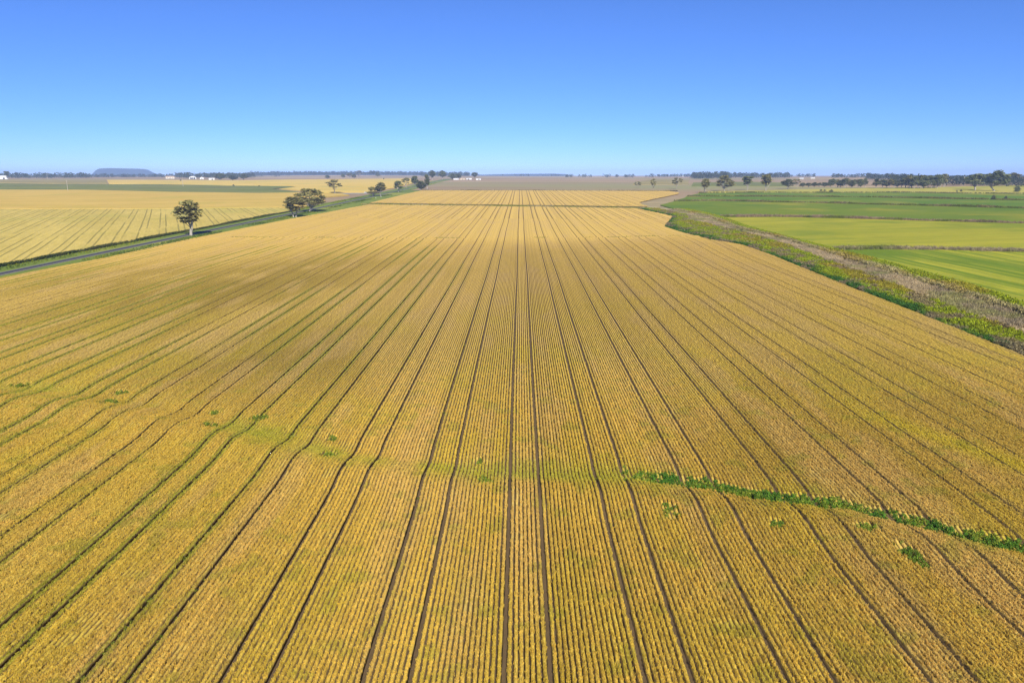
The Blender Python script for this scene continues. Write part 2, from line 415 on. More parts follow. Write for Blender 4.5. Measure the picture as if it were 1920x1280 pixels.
def wheat_rows():
    def block(r0, r1, ys, far):
        rows = np.arange(r0, r1 + 1); miss = np.isin(np.mod(rows, 24), (0, 8))
        prof = [(-.5, 0, 1.0), (-.40, .04, .92), (-.31, .86, .22), (0, 1.0, 0), (.31, .86, .22), (.40, .04, .92)]
        cx = []; cz = []; cs = []; cr = []
        for r, ms in zip(rows, miss):
            for o, zz, s in prof:
                if ms: zz = .14 if o > -.5 else .05; s = .78 if o > -.4 else .9
                cx.append(TR0 + (r + o) * PITCHX + track_shift(r)); cz.append(zz); cs.append(s); cr.append(r)
        cx = np.array(cx); cz = np.array(cz); cs = np.array(cs); cr = np.array(cr)
        X, Y = np.meshgrid(cx, ys)
        hgt = .42 + .04 * sstep(80, 110, Y)
        fill = sstep(140, 360, Y) * .95          # dark gaps closed in shape and colour with distance, matching the beds' brightness
        ms = np.isin(np.mod(cr, 24), (0, 8))[None, :]
        CZ = np.where(ms, cz[None, :], np.maximum(cz[None, :], fill))
        CS = np.where(ms, cs[None, :], cs[None, :] * (1 - fill))
        clump = vnoise(cr[None, :] * 3.7, Y * 2.6) * .6 + vnoise(cr[None, :] * 1.9 + 100, Y * .6) * .4
        fade = 1 - sstep(150, 330, Y)
        Z = zt(X, Y) + CZ * hgt * (1 + (.36 * (clump - .5) + .06 * rng.normal(size=X.shape)) * (.35 + .65 * fade)) * (1 - .9 * weedy(X, Y) * (Y < 120))
        X = X + (cz[None, :] > .1) * .04 * (vnoise(cr[None, :] * 2.3 + 50, Y * 1.1) - .5) * 2
        # slow wander of the whole drill run
        X = X + .25 * (vnoise(X * .02, Y * .02 + 30) - .5)
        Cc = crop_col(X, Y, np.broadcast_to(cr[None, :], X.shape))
        ok = in_view(X, Y) & (X < x_right(Y) + .3) & (X > x_left(Y) - .3) & (Y < y_far(X))
        ny, nx = X.shape
        i = np.arange(ny * nx).reshape(ny, nx)
        fm = ok[:-1, :-1] & ok[:-1, 1:] & ok[1:, 1:] & ok[1:, :-1]
        q = np.stack([i[:-1, :-1], i[:-1, 1:], i[1:, 1:], i[1:, :-1]], -1)[fm]
        used = np.zeros(ny * nx, bool); used[q.ravel()] = True
        remap = np.cumsum(used) - 1
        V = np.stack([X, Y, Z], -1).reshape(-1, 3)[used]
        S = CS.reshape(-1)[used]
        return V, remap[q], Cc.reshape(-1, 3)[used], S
    parts = []
    ra, rb = int((-160 - TR0) / PITCHX), int((96 - TR0) / PITCHX)
    parts.append(block(int((-100 - TR0) / PITCHX), rb, np.linspace(24, 110, 392), 0))
    parts.append(block(ra, rb, np.concatenate([np.linspace(110, 200, 226)[:-1], np.linspace(200, 312, 126)[:-1], np.linspace(312, 425, 95)]), 0))
    # beyond the second contour bank whole beds between the wheel tracks, with the bare tracks kept
    rows = []
    off = 0; Vs = []; Qs = []; Cs = []; Ss = []
    for V, q, c, s in parts:
        Vs.append(V); Qs.append(q + off); Cs.append(c); Ss.append(s); off += len(V)
    V, q, c, s = beds(-160, 106, np.arange(425, 620, 1.6), lambda X, Y: (X < x_right(Y) + .3) & (X > x_left(Y) - .3) & (Y < y_far(X)))
    Vs.append(V); Qs.append(q + off); Cs.append(c); Ss.append(s)
    me = fast_mesh('wheat_field', np.concatenate(Vs), np.concatenate(Qs))
    set_attr(me, 'col', np.concatenate(Cs), 'FLOAT_COLOR'); set_attr(me, 'soil', np.concatenate(Ss))
    me.materials.append(M['crop'])
    print('wheat verts', len(me.vertices))
    tag(link(bpy.data.objects.new('wheat_field', me)), 'broad ripe golden wheat field in drilled rows with dark wheel tracks', 'wheat field', None, 'stuff')
def beds(x0, x1, ys, mask):
    cx = []; cz = []; cs = []; cr = []
    k0, k1 = int((x0 - TR0) / 9) - 1, int((x1 - TR0) / 9) + 1
    for k in range(k0, k1):
        b = TR0 + 9 * k
        for o, w in ((0, 3.0), (3.0, 6.0)):
            cx += [b + o - .19, b + o + .19, b + o + .25]; cz += [.25, .25, .9]; cs += [.66, .66, 0]; cr += [24 * k] * 3
            n = int(w / .75)
            for j in range(1, n):
                cx.append(b + o + j * w / n); cz.append(1.0); cs.append(0); cr.append(24 * k + j * 2 + o)
            cx.append(b + o + w - .25); cz.append(.9); cs.append(0); cr.append(24 * k)
    cx = np.array(cx); cz = np.array(cz); cs = np.array(cs); cr = np.array(cr)
    X, Y = np.meshgrid(cx, ys)
    Z = zt(X, Y) + cz[None, :] * (.40 + .12 * (vnoise(X * .6, Y * .35) - .5) + .05 * rng.normal(size=X.shape))
    Cc = crop_col(X, Y, np.broadcast_to(cr[None, :], X.shape))
    X = X + .3 * (vnoise(X * .02, Y * .02 + 30) - .5)
    ok = mask(X, Y)
    ny, nx = X.shape; i = np.arange(ny * nx).reshape(ny, nx)
    fm = ok[:-1, :-1] & ok[:-1, 1:] & ok[1:, 1:] & ok[1:, :-1]
    q = np.stack([i[:-1, :-1], i[:-1, 1:], i[1:, 1:], i[1:, :-1]], -1)[fm]
    used = np.zeros(ny * nx, bool); used[q.ravel()] = True; remap = np.cumsum(used) - 1
    return np.stack([X, Y, Z], -1).reshape(-1, 3)[used], remap[q], Cc.reshape(-1, 3)[used], np.broadcast_to(cs[None, :], X.shape).reshape(-1)[used]
def wheat_tufts():
    rows = np.arange(int((-150 - TR0) / PITCHX), int((96 - TR0) / PITCHX))
    rows = rows[~np.isin(np.mod(rows, 24), (0, 8))]
    ys = np.arange(25, 125, .17)
    Rr, Y = np.meshgrid(rows, ys)
    X = TR0 + Rr * PITCHX + track_shift(Rr) + rng.normal(size=Y.shape) * .025; Y = Y + (rng.random(Y.shape) - .5) * .16
    keep = in_view(X, Y, 4) & (X < x_right(Y)) & (X > x_left(Y)) & (rng.random(Y.shape) < 1 - .97 * sstep(55, 125, Y)) & (weedy(X, Y) < .35)
    keep &= ~((fbm(X * .35, Y * .35 + 77, 2) < .20) & (rng.random(Y.shape) < .7))
    X, Y, Rr = X[keep], Y[keep], Rr[keep]
    X2 = X + .25 * (vnoise(X * .02, Y * .02 + 30) - .5)
    c = 1.2 * crop_col(X, Y, Rr) * (.92 + .16 * rng.random(len(X)))[:, None]
    z = zt(X2, Y)
    sz = (.84 + .16 * rng.random(len(X))) * (.90 + .2 * vnoise(Rr * 3.7, Y * 2.6))
    print('tufts', len(X))
    o = scatter('wheat_heads', np.stack([X2, Y, z], -1), sz, c, C_TUFT, 8, 'ripe wheat heads standing along the drilled rows of the front field', 'wheat')
def weeds():
    # green growth in the ditch and clearings
    n = 120000
    x = rng.uniform(-80, 62, n); y = rng.uniform(46, 100, n)
    k = (rng.random(n) < .06 * (fbm(x * .3, y * .3) > .5) * (np.abs(y - ditch_y(x)) < 4) * (x > 8) + weedy(x, y) * .7) & in_view(x, y, 3); x, y = x[k], y[k]
    rr = np.round((x - TR0) / PITCHX); k = ~np.isin(np.mod(rr, 24), (0, 8)) | (rng.random(len(x)) < .12); x, y, rr = x[k], y[k], rr[k]
    x = x + (TR0 + rr * PITCHX - x) * .6
    col = mixc(np.broadcast_to(np.array([.09, .21, .022]), x.shape + (3,)), np.array([.30, .34, .035]), rng.random(len(x)) * sstep(.25, .7, vnoise(x * .6, y * .6)))
    col = mixc(col, np.array([.24, .27, .03]), .65 * (x < 9) + .35 * (np.abs(y - ditch_y(x)) > 2.2) * (x >= 9))
    print('weeds', len(x))
    scatter('green_weeds', np.stack([x, y, zt(x, y) - .05], -1), (.25 + .6 * rng.random(len(x))) * (.55 + .45 * weedy(x, y)), col, C_WEED, 6, 'dark green leafy weeds along the shallow ditch across the wheat', 'weeds')
    # low green growth in the wheel tracks on the left half
    m = 60000
    kx = rng.integers(-18, 6, m); x = TR0 + 9 * kx + np.where(rng.random(m) < .5, 0, 3.0) + rng.normal(size=m) * .12; y = rng.uniform(34, 250, m)
    k = in_view(x, y, 2) & (x > x_left(y)) & (rng.random(m) < sstep(-5, -40, x) * sstep(.36, .6, fbm(x * .06 + 2, y * .02 + 40)) * sstep(.3, .6, vnoise(x * 2, y * .8)))
    x, y = x[k], y[k]
    col = mixc(np.broadcast_to(np.array([.13, .18, .03]), x.shape + (3,)), np.array([.22, .23, .03]), rng.random(len(x)))
    x2 = x + .25 * (vnoise(x * .02, y * .02 + 30) - .5)
    print('track weeds', len(x))
    scatter('track_weeds', np.stack([x2, y, zt(x, y) - .1], -1), .26 + .24 * rng.random(len(x)), col, C_WEED, 6, 'green regrowth lining the wheel tracks in the left half of the wheat', 'weeds')

# ------------------------------------------------------------------ creek line on the right
def band(A, B, n, jitter=0):
    """n random points between two polylines given far to near, matched by y"""
    y0 = max(min(p[1] for p in A), min(p[1] for p in B)); y1 = min(max(p[1] for p in A), max(p[1] for p in B))
    w = np.geomspace(y0, y1, 200)
    y = rng.uniform(0, 1, n) ** 1.0 * (y1 - y0) + y0
    A = sorted(A, key=lambda p: p[1]); B = sorted(B, key=lambda p: p[1])
    xa = np.interp(y, [p[1] for p in A], [p[0] for p in A]); xb = np.interp(y, [p[1] for p in B], [p[0] for p in B])
    t = rng.random(n)
    return xa + (xb - xa) * t, y, t
EA = [(p[0] + .4, p[1]) for p in RB if p[1] > 60]
EB = P((1920, 628), (1800, 586), (1700, 545), (1600, 508), (1500, 470), (1420, 443), (1340, 424), (1295, 415), (1286, 404), (1262, 399), (1232, 392))
EC = P((1920, 592), (1800, 553), (1700, 523), (1600, 492), (1500, 460), (1450, 444), (1390, 432), (1350, 417), (1330, 408), (1300, 402), (1262, 394))
ED = P((1920, 574), (1800, 534), (1700, 507), (1640, 490), (1560, 470), (1490, 452), (1400, 427), (1350, 408), (1318, 400), (1275, 391))
def ext(E, dx):   # carry the line on towards the viewer, outside the frame
    E = sorted(E, key=lambda p: p[1]); a, b = E[0], E[1]
    s = (a[0] - b[0]) / (a[1] - b[1])
    return [(a[0] + s * (60 - a[1]), 60.)] + E
EA, EB, EC, ED = ext(EA, 0), ext(EB, 0), ext(EC, 0), ext(ED, 0)
def creek():
    near = [p for p in sorted(EA, key=lambda p: p[1])]; far = sorted(ED, key=lambda p: p[1])
    patch('creek_flat', near + far[::-1], .0, M['dry'], skirt=.4, label='dry grassed creek flat beside the wheat')
    n = 42000
    x, y, t = band(EA, EB, n)
    keep = rng.random(n) < .35 + .65 * sstep(.3, .55, vnoise(x * .18, y * .18)); x, y, t = x[keep], y[keep], t[keep]
    g = np.array([.065, .16, .022]); lime = np.array([.30, .35, .015]); org = np.array([.40, .275, .04]); dead = np.array([.30, .22, .13])
    zc = t + .5 * (fbm(x * .12, y * .12) - .5)
    c = mixc(np.broadcast_to(g, x.shape + (3,)), lime, sstep(.05, .34, zc))
    c = mixc(c, org, sstep(.5, .62, fbm(x * .07 + 5, y * .05 + 8) + .1 * (t - .5)) * sstep(.3, .55, zc) * .6)
    c = mixc(c, dead, sstep(.5, .62, fbm(x * .2 + 50, y * .2)) * .8)
    c = c * (.75 + .5 * rng.random(len(x)))[:, None]
    s = (.7 + .7 * rng.random(len(x)) ** 2) * (.7 + .6 * vnoise(x * .25 + 7, y * .25))
    scatter('creek_weeds', np.stack([x, y, zt(x, y) - .1], -1), s, c, C_WEED, 6, 'green and orange weeds in a thick belt along the wheat edge', 'weeds')
    n = 22000
    x, y, t = band(EB, EC, n)
    keep = rng.random(n) < .25 + .75 * sstep(.35, .6, vnoise(x * .22, y * .22 + 60)); x, y, t = x[keep], y[keep], t[keep]
    c = mixc(np.broadcast_to(np.array([.50, .39, .22]), x.shape + (3,)), np.array([.34, .27, .16]), sstep(.45, .65, fbm(x * .15, y * .15 + 5)))
    c = mixc(c, np.array([.30, .30, .09]), .75 * sstep(.44, .62, fbm(x * .1 + 40, y * .1)))
    c = c * (.75 + .5 * rng.random(len(x)))[:, None]
    scatter('creek_dry_grass', np.stack([x, y, zt(x, y) - .1], -1), .7 + .7 * rng.random(len(x)), c, C_GRASS, 6, 'pale dry grass along the bottom of the creek flat', 'grass')
    n = 24000
    x, y, t = band(EC, ED, n)
    keep = rng.random(n) < .3 + .7 * sstep(.35, .55, vnoise(x * .15 + 20, y * .15)); x, y, t = x[keep], y[keep], t[keep]
    c = mixc(np.broadcast_to(np.array([.40, .34, .14]), x.shape + (3,)), lime, sstep(.15, .5, t + .6 * (fbm(x * .1 + 3, y * .06) - .5)))
    c = mixc(c, org, .5 * sstep(.56, .66, fbm(x * .06 + 15, y * .05)))
    c = c * (.75 + .5 * rng.random(len(x)))[:, None]
    scatter('bank_weeds', np.stack([x, y, zt(x, y) - .1], -1), 1.0 + .9 * rng.random(len(x)), c, C_WEED, 6, 'lime green weeds on the far bank beside the green fields', 'weeds')
def strip(name, line, half, n, c1, c2, size, coll, label, cat='grass', lump=.25):
    L = np.array(line); seg = np.hypot(*np.diff(L, axis=0).T); cum = np.concatenate([[0], np.cumsum(seg)])
    s = rng.random(n) * cum[-1]; x = np.interp(s, cum, L[:, 0]); y = np.interp(s, cum, L[:, 1]) + half * rng.normal(size=n) * .6
    dens = fbm(s * .03 + 11 * half, y * .1, 3); keep = rng.random(n) < .25 + sstep(.35, .6, dens); x, y, s = x[keep], y[keep], s[keep]
    c = mixc(np.broadcast_to(np.array(c1), x.shape + (3,)), np.array(c2), sstep(.35, .65, fbm(s * .05, y * .2 + 3, 3)))
    c = c * (.75 + .5 * rng.random(len(x)))[:, None]
    scatter(name, np.stack([x, y, zt(x, y)], -1), size * (.7 + .6 * rng.random(len(x))) * (1 - lump + 2 * lump * vnoise(s * .06, s * 0 + half)), c, coll, 6, label, cat)

def fields():
    # left of the road
    dk = P((0, 500), (200, 462.5), (300, 443.5), (360, 432.5), (500, 405))
    L1t = P((0, 393), (330, 393), (430, 391.5), (520, 390))
    ex = (dk[0][0] - 2, 60.)
    ll = (-600., L1t[0][1])
    patch('pale_wheat_field', [ex] + dk + [un(560, 394)] + L1t[::-1] + [ll, (-600., 60.)], .5, M['left_near'], 1.2, .15, 'stuff', 'pale wheat field left of the road with slanting wheel tracks', 'wheat field')
    L2t = P((0, 356.5), (160, 357), (330, 361), (480, 363), (600, 362), (640, 364))
    patch('golden_field', [(ll[0], ll[1] + 2)] + [(p[0], p[1] + 2) for p in L1t] + P((562, 392), (610, 378), (600, 371), (655, 367)) + L2t[::-1] + [(-1100., L2t[0][1])], .75, M['left_far'], 1.2, .15, 'stuff', 'smooth golden wheat field behind the pale one on the left', 'wheat field')
    L3t = P((0, 344), (120, 346), (300, 346), (420, 348.5), (540, 349.5), (553, 351), (510, 355), (560, 360))
    patch('green_strip_field', [(-1100., L2t[0][1] + 6)] + [(p[0], p[1] + 6) for p in L2t[:4]] + L3t[::-1] + [(-1700., L3t[0][1])], .5, M['green_far'], 1.0, .15, 'stuff', 'long dark green crop strip behind the golden field on the left', 'field')
    L4t = P((200, 337.4), (330, 338), (450, 338.5), (560, 336.8), (700, 335.6), (778, 335))
    patch('far_golden_field', [(p[0], p[1] + 8) for p in P((200, 345.5), (300, 346), (420, 348.5), (540, 349.5), (553, 351), (520, 355), (570, 359.5))] + P((600, 361), (690, 361), (745, 352), (778, 343)) + L4t[::-1], .5, M['gold_far'], 1.0, .2, 'stuff', 'far golden field in the middle distance left of the road trees', 'field')
    patch('olive_field', [(-1700., un(0, 343.4)[1] + 10)] + [(p[0], p[1] + 10) for p in P((0, 343.4), (120, 345.4), (196, 345.6))] + P((198, 337.5), (0, 337)) + [(-2100., un(0, 337)[1])], .5, M['olive_far'], 1.0, .2, 'stuff', 'dull olive field at the far left edge before the woodland', 'field')
    # road and verges
    road_l = P((0, 511), (200, 471.5), (360, 437.2)); 
    xr = np.mean([p[0] for p in road_l]); print('road left edge', road_l, 'right', P((0, 516), (200, 475), (360, 441)), 'dark', dk, 'LB', LB)
    strip('verge_edge_grass', [(x + .6, y) for x, y in [ex] + dk + [un(560, 394.5)]], .5, 9000, (.07, .09, .025), (.13, .13, .04), 1.1, C_GRASS, 'dark line of long grass along the road edge of the pale wheat')
    return dk
def road(dk):
    c = ROADX
    ys = [20, 150, 300, 500, 700, 950, 1250, 1500, 1800, 2100]
    ctr = np.array([c, c, c, c + 1, c, c - 4, c - 14, c - 24, c - 38, c - 55.])
    def ribbon(name, a, b, off, m, sk=.0, lab=None):
        return patch(name, [(x + a, y) for x, y in zip(ctr, ys)] + [(x + b, y) for x, y in list(zip(ctr, ys))[::-1]], off, m, sk, 0, 'structure', lab)
    ribbon('road_verge', -14.5, 13.0, .0, M['verge'], .4)
    patch('road_verge', [(-147., 430), (LB[3][0] + 1, LB[3][1]), (LB[4][0] + 1, LB[4][1]), (-127., 605), (-130., 700), (-132., 948), (-149., 948)], -.04, M['verge'], .3)
    ribbon('road_shoulder', -2.3, 2.2, .12, M['shoulder'], .3)
    ribbon('road', -1.5, 1.5, .18, M['asphalt'], .0)
    # side road joining on the left
    sr = P((596, 375), (640, 372), (690, 364)); 
    patch('side_road', P((600, 364.8), (690, 363.2), (690, 361.6), (600, 363.0)), .10, M['shoulder'], .3)
    # yellow-green weeds and rough grass on the verges
    n = 9000
    x = c + np.where(rng.random(n) < .6, rng.uniform(5, 12.5, n), rng.uniform(-13.5, -5, n)); y = rng.uniform(180, 800, n)
    k = rng.random(n) < sstep(.42, .62, fbm(x * .06 + 3, y * .025 + 9)); x, y = x[k], y[k]
    col = mixc(np.broadcast_to(np.array([.12, .17, .03]), x.shape + (3,)), np.array([.36, .37, .02]), sstep(.5, .62, fbm(x * .05 + 8, y * .03)) * rng.random(len(x)))
    scatter('verge_weeds', np.stack([x, y, zt(x, y) - .05], -1), .4 + .4 * rng.random(len(x)), col, C_WEED, 6, 'green and yellow weeds in patches along the road verge', 'weeds')
def right_fields():
    ed = sorted(ED, key=lambda p: p[1])
    far = lambda v, x: (x, un(1920, v)[1])
    l467 = P((1562, 469), (1640, 467.5), (1760, 468.5), (1920, 473)); l409 = P((1352, 407.5), (1450, 406.5), (1560, 409), (1640, 411.5), (1760, 415), (1920, 419.5))
    e1 = [(p[0] + .5, p[1]) for p in ed if p[1] < l467[0][1] - 2]
    patch('streaked_green_field', e1 + l467 + [(420., l467[-1][1] - 6), (420., 60.)], .3, M['g1'], .8, .15, 'stuff', 'green and yellow streaked young crop nearest on the right', 'field')
    e2 = [(p[0] + .5, p[1]) for p in ed if l467[0][1] + 4 < p[1] < l409[0][1] - 4]
    up = lambda L, d: [(x, y + d) for x, y in L]
    patch('yellow_green_field', e2 + up(l409, -3) + [(620., l409[-1][1] - 16), (620., l467[-1][1] - 8)] + up(l467, 5)[::-1], .3, M['g2'], .8, .15, 'stuff', 'yellowing green crop in a broad wedge right of the creek', 'field')
    l378 = P((1262, 378), (1340, 377), (1430, 379), (1530, 381), (1640, 384), (1760, 387), (1920, 391.5)); 
    e3 = P((1238, 385), (1262, 392), (1300, 398.5), (1345, 404))
    patch('deep_green_field', e3 + up(l409, 5) + [(760., l409[-1][1] - 14), (760., l378[-1][1] - 8)] + up(l378, -3)[::-1], .3, M['g3'], .8, .15, 'stuff', 'deep green crop between two grassy banks on the right', 'field')
    l369 = P((1288, 369), (1400, 369), (1500, 369.3), (1640, 370.5), (1760, 373), (1920, 376))
    patch('bright_green_field', [(l378[0][0] + 2, l378[0][1] + 5)] + up(l378[1:], 5) + [(950., l378[-1][1]), (950., l369[-1][1] - 8)] + up(l369, -4)[::-1], .3, M['g4'], .8, .15, 'stuff', 'bright green crop strip on the right below the tree line', 'field')
    l362 = P((1312, 362.4), (1430, 361.6), (1560, 361.8), (1700, 361.5), (1800, 363), (1920, 364))
    patch('far_green_field', up(l369, 6) + [(1150., l369[-1][1] + 4), (1150., l362[-1][1] - 8)] + up(l362, -4)[::-1], .3, M['g4'], .8, .15, 'stuff', 'narrow far green crop strip just before the gum trees', 'field')
    l355 = P((1330, 358.8), (1430, 357.3), (1500, 355.5), (1600, 353.4), (1700, 352.8), (1800, 350), (1920, 347.5))
    patch('tree_line_pasture', up(l362, 8) + [(1500., l362[-1][1] + 4), (1700., l355[-1][1])] + l355[::-1], .15, M['g5'], .5, .15, 'stuff', 'yellow green pasture around the gum trees on the right', 'pasture')
    patch('far_paddock', P((1296, 349.5), (1480, 349.5), (1478, 342.5), (1400, 341.2), (1300, 342.5)), .2, M['green_far'], .5, .2, 'stuff', 'blue green paddock seen between the row of gums and the far woodland', 'field')
    patch('far_paddock', P((1186, 346.5), (1292, 346), (1290, 341), (1294, 337.5), (1225, 336.5), (1190, 341)), .2, M['olive_far'], .5, .2, 'stuff', 'dull olive paddock rising behind the trees of the brown paddock', 'field')
    lg, og, dr = (.19, .22, .04), (.16, .17, .035), (.38, .31, .17)
    strip('bank_grass', l467 + [(400., l467[-1][1] - 6)], 1.8, 6000, dr, lg, 1.5, C_GRASS, 'dry grassy bank between the two nearest green fields')
    strip('bank_grass', l409 + [(600., l409[-1][1] - 12)], 2.2, 8000, (.36, .26, .16), lg, 1.7, C_GRASS, 'brown grassy bank between the yellowing and the deep green field')
    strip('bank_grass', l378 + [(700., l378[-1][1] - 8)], 2.0, 7000, lg, (.32, .27, .11), 1.6, C_WEED, 'dark lumpy bank of weeds above the deep green field')
    strip('bank_grass', l369 + [(800., l369[-1][1] - 6)], 2.0, 6000, lg, (.26, .24, .08), 1.6, C_WEED, 'dark thin bank of weeds across the bright green crop')
    strip('bank_grass', l362 + [(950., l362[-1][1] - 6)], 2.2, 5000, (.20, .21, .06), (.32, .28, .11), 1.5, C_WEED, 'dull weedy bank closest to the gum trees')
def middle():
    # the second wheat field, beyond the hedge strip
    bl = P((690, 381.5), (1190, 388.3)); 
    fl = P((790, 357.6), (1000, 357.6), (1180, 358.4), (1272, 358.6)); fr = P((1205, 384), (1200, 380.5), (1225, 374.5), (1250, 369.5), (1272, 364.5), (1275, 362))
    def msk(X, Y):
        ylo = bl[0][1] + (X - bl[0][0]) / (bl[1][0] - bl[0][0]) * (bl[1][1] - bl[0][1])
        yhi = np.interp(X, [p[0] for p in fl], [p[1] for p in fl])
        xl = np.interp(Y, [bl[0][1], fl[0][1]], [bl[0][0], fl[0][0]])
        frs = sorted(fr, key=lambda p: p[1]); xr_ = np.interp(Y, [p[1] for p in frs], [p[0] for p in frs])
        return (Y > ylo + 1) & (Y < yhi) & (X > xl) & (X < xr_)
    V, q, c, s = beds(-150, 260, np.arange(545, 975, 2.5), msk)
    me = fast_mesh('second_wheat_field', V, q); set_attr(me, 'col', c, 'FLOAT_COLOR'); set_attr(me, 'soil', s); me.materials.append(M['crop'])
    tag(link(bpy.data.objects.new('second_wheat_field', me)), 'second pale gold wheat field beyond the grassy hedge strip', 'wheat field', None, 'stuff')
    cl = [(x, float(y_far(np.array(x))) + 5) for x in np.linspace(-136, 92, 12)]
    patch('hedge_strip', [(-144., cl[0][1] - 10), (100., cl[-1][1] - 10), (112., cl[-1][1] + 18), (-128., cl[0][1] + 16)], -.05, M['dry'], .3)
    strip('hedge_grass', cl, 3.0, 8000, (.27, .29, .05), (.44, .35, .12), .85, C_WEED, 'low green and brown growth between the two wheat fields')
    strip('field_edge_grass', [(x, y + 6) for x, y in fl], 2.5, 2500, (.20, .16, .07), (.30, .25, .11), 1.2, C_GRASS, 'dark grassy line along the far end of the second wheat field')
    # contour line weeds across the field
    n = 2500; x = rng.uniform(-140, 86, n); y = 313 + 2 * np.sin(x * .03) + rng.normal(size=n) * .9
    k = rng.random(n) < sstep(.45, .6, fbm(x * .09 + 70, y * .05)); x, y = x[k], y[k]
    scatter('contour_weeds', np.stack([x, y, zt(x, y) + .1], -1), .4 + .3 * rng.random(len(x)), mixc(np.broadcast_to(np.array([.22, .25, .04]), x.shape + (3,)), np.array([.42, .35, .07]), rng.random(len(x))), C_WEED, 6, 'thin dashed line of green weeds across the far wheat', 'weeds')

# ------------------------------------------------------------------ trees
def tube(V, Q, pts, rad, seg=6):
    pts = [np.array(p, float) for p in pts]; base = len(V)
    for i, p in enumerate(pts):
        d = pts[min(i + 1, len(pts) - 1)] - pts[max(i - 1, 0)]; d /= np.linalg.norm(d) + 1e-9
        s = np.cross(d, (.3, .9, .1)); s /= np.linalg.norm(s); t = np.cross(d, s)
        for k in range(seg):
            a = 2 * math.pi * k / seg; V.append(p + rad[i] * (s * math.cos(a) + t * math.sin(a)))
    for i in range(len(pts) - 1):
        for k in range(seg):
            a = base + i * seg + k; b = base + i * seg + (k + 1) % seg
            Q.append((a, b, b + seg, a + seg))
def make_tree_meshes(style, seed):
    """unit height; returns trunk mesh, crown mesh and the crown's width"""
    r = np.random.default_rng(seed)
    spec = dict(open=(.40, .36, 34, .085, 2), dome=(.36, .62, 44, .10, 1), wide=(.34, .72, 40, .095, 2), tall=(.30, .30, 34, .085, 1),
                dense=(.24, .52, 52, .11, 1), bush=(.05, .50, 34, .14, 2), gappy=(.42, .52, 22, .075, 1), vase=(.45, .42, 26, .09, 1))[style]
    zb, wr, nc, cr, nt_ = spec
    cen = []
    while len(cen) < nc:
        a = r.random() * 6.283; q = math.sqrt(r.random()); t = r.random()
        if style in ('dome', 'wide', 'dense', 'bush'): prof = math.sqrt(max(0, 1 - (t * 1.0) ** 2.2)) * (.72 + .28 * min(1, t * 4))
        elif style == 'open': prof = min(1.0, .42 + .95 * t) * math.sqrt(max(0, 1 - t ** 2.4))
        elif style == 'vase': prof = .45 + .55 * t
        else: prof = math.sin(math.pi * (.12 + .80 * t)) ** .7
        rad = wr * .5 * prof
        p = np.array([rad * q * math.cos(a), rad * q * math.sin(a), zb + (1 - zb - cr * .45) * t])
        if q < .45 and t < .6 and style not in ('bush', 'dense'): continue
        if all(np.linalg.norm((p - c) * (1, 1, 1.2)) > cr * .62 for c in cen) or r.random() < .12: cen.append(p)
    V = []; Q = []
    lean = r.normal() * .04; fork = np.array([lean, r.normal() * .03, zb * (.62 if style != 'bush' else .5)])
    r0 = .011 if style in ('open', 'gappy', 'vase') else .022
    for k in range(nt_):
        o = np.array([(k - .5) * .035 * (nt_ - 1), 0, 0]); f2 = fork + o * 1.8
        tube(V, Q, [o + (0, 0, -.03), o * 1.2 + fork * .5 + (r.normal() * .008, 0, 0), f2], [r0 * 1.25, r0, r0 * .8])
        for c in cen:
            if (k == 0) != (c[0] < f2[0] or nt_ == 1): continue
            if r.random() < .55:
                mid = (f2 + c) / 2 + np.array([r.normal() * .03, r.normal() * .03, -.03])
                tube(V, Q, [f2 - (0, 0, .02), mid, c], [r0 * .55, r0 * .32, r0 * .1], 4)
    trunk = fast_mesh('trunk', np.array(V), np.array(Q)); trunk.materials.append(M['bark_dark'] if style in ('bush',) else M['bark'])
    LV = []; LQ = []; val = []
    for c in cen:
        tone = .75 + .5 * r.random(); rr = cr * (.7 + .6 * r.random())
        for k in range(46 if style in ('open', 'gappy') else 60):
            d = r.normal(size=3); d /= np.linalg.norm(d); d *= rr * r.random() ** .45; d[2] *= .62
            p = c + d; L = .020 + .016 * r.random(); W = L * (.5 + .4 * r.random())
            n1 = r.normal(size=3); n1 /= np.linalg.norm(n1); n2 = np.cross(n1, r.normal(size=3)); n2 /= np.linalg.norm(n2)
            i = len(LV); LV += [p - n1 * L - n2 * W * .5, p + n2 * W * -1, p + n1 * L, p + n2 * W]
            LQ.append((i, i + 1, i + 2, i + 3)); val += [tone * (.75 + .5 * r.random())] * 4
    crown = fast_mesh('crown', np.array(LV), np.array(LQ)); set_attr(crown, 'v', val)
    v = np.array(LV); w = float(np.mean([np.subtract(*np.percentile(v[:, 0] * math.cos(a) + v[:, 1] * math.sin(a), [99.8, .2])) for a in np.linspace(0, math.pi, 9)[:-1]])) * 1.03
    return trunk, crown, w, v[:, 2].max()
PROTO = {}
def proto(style, k):
    key = (style, k)
    if key not in PROTO:
        t, c, w, h = make_tree_meshes(style, hash(style) % 1 + sum(map(ord, style)) * 7 + k * 101)
        c.materials.append(M['leaf_olive'] if style in ('open', 'gappy', 'wide') else M['leaf_green'])
        PROTO[key] = (t, c, w, h)
    return PROTO[key]
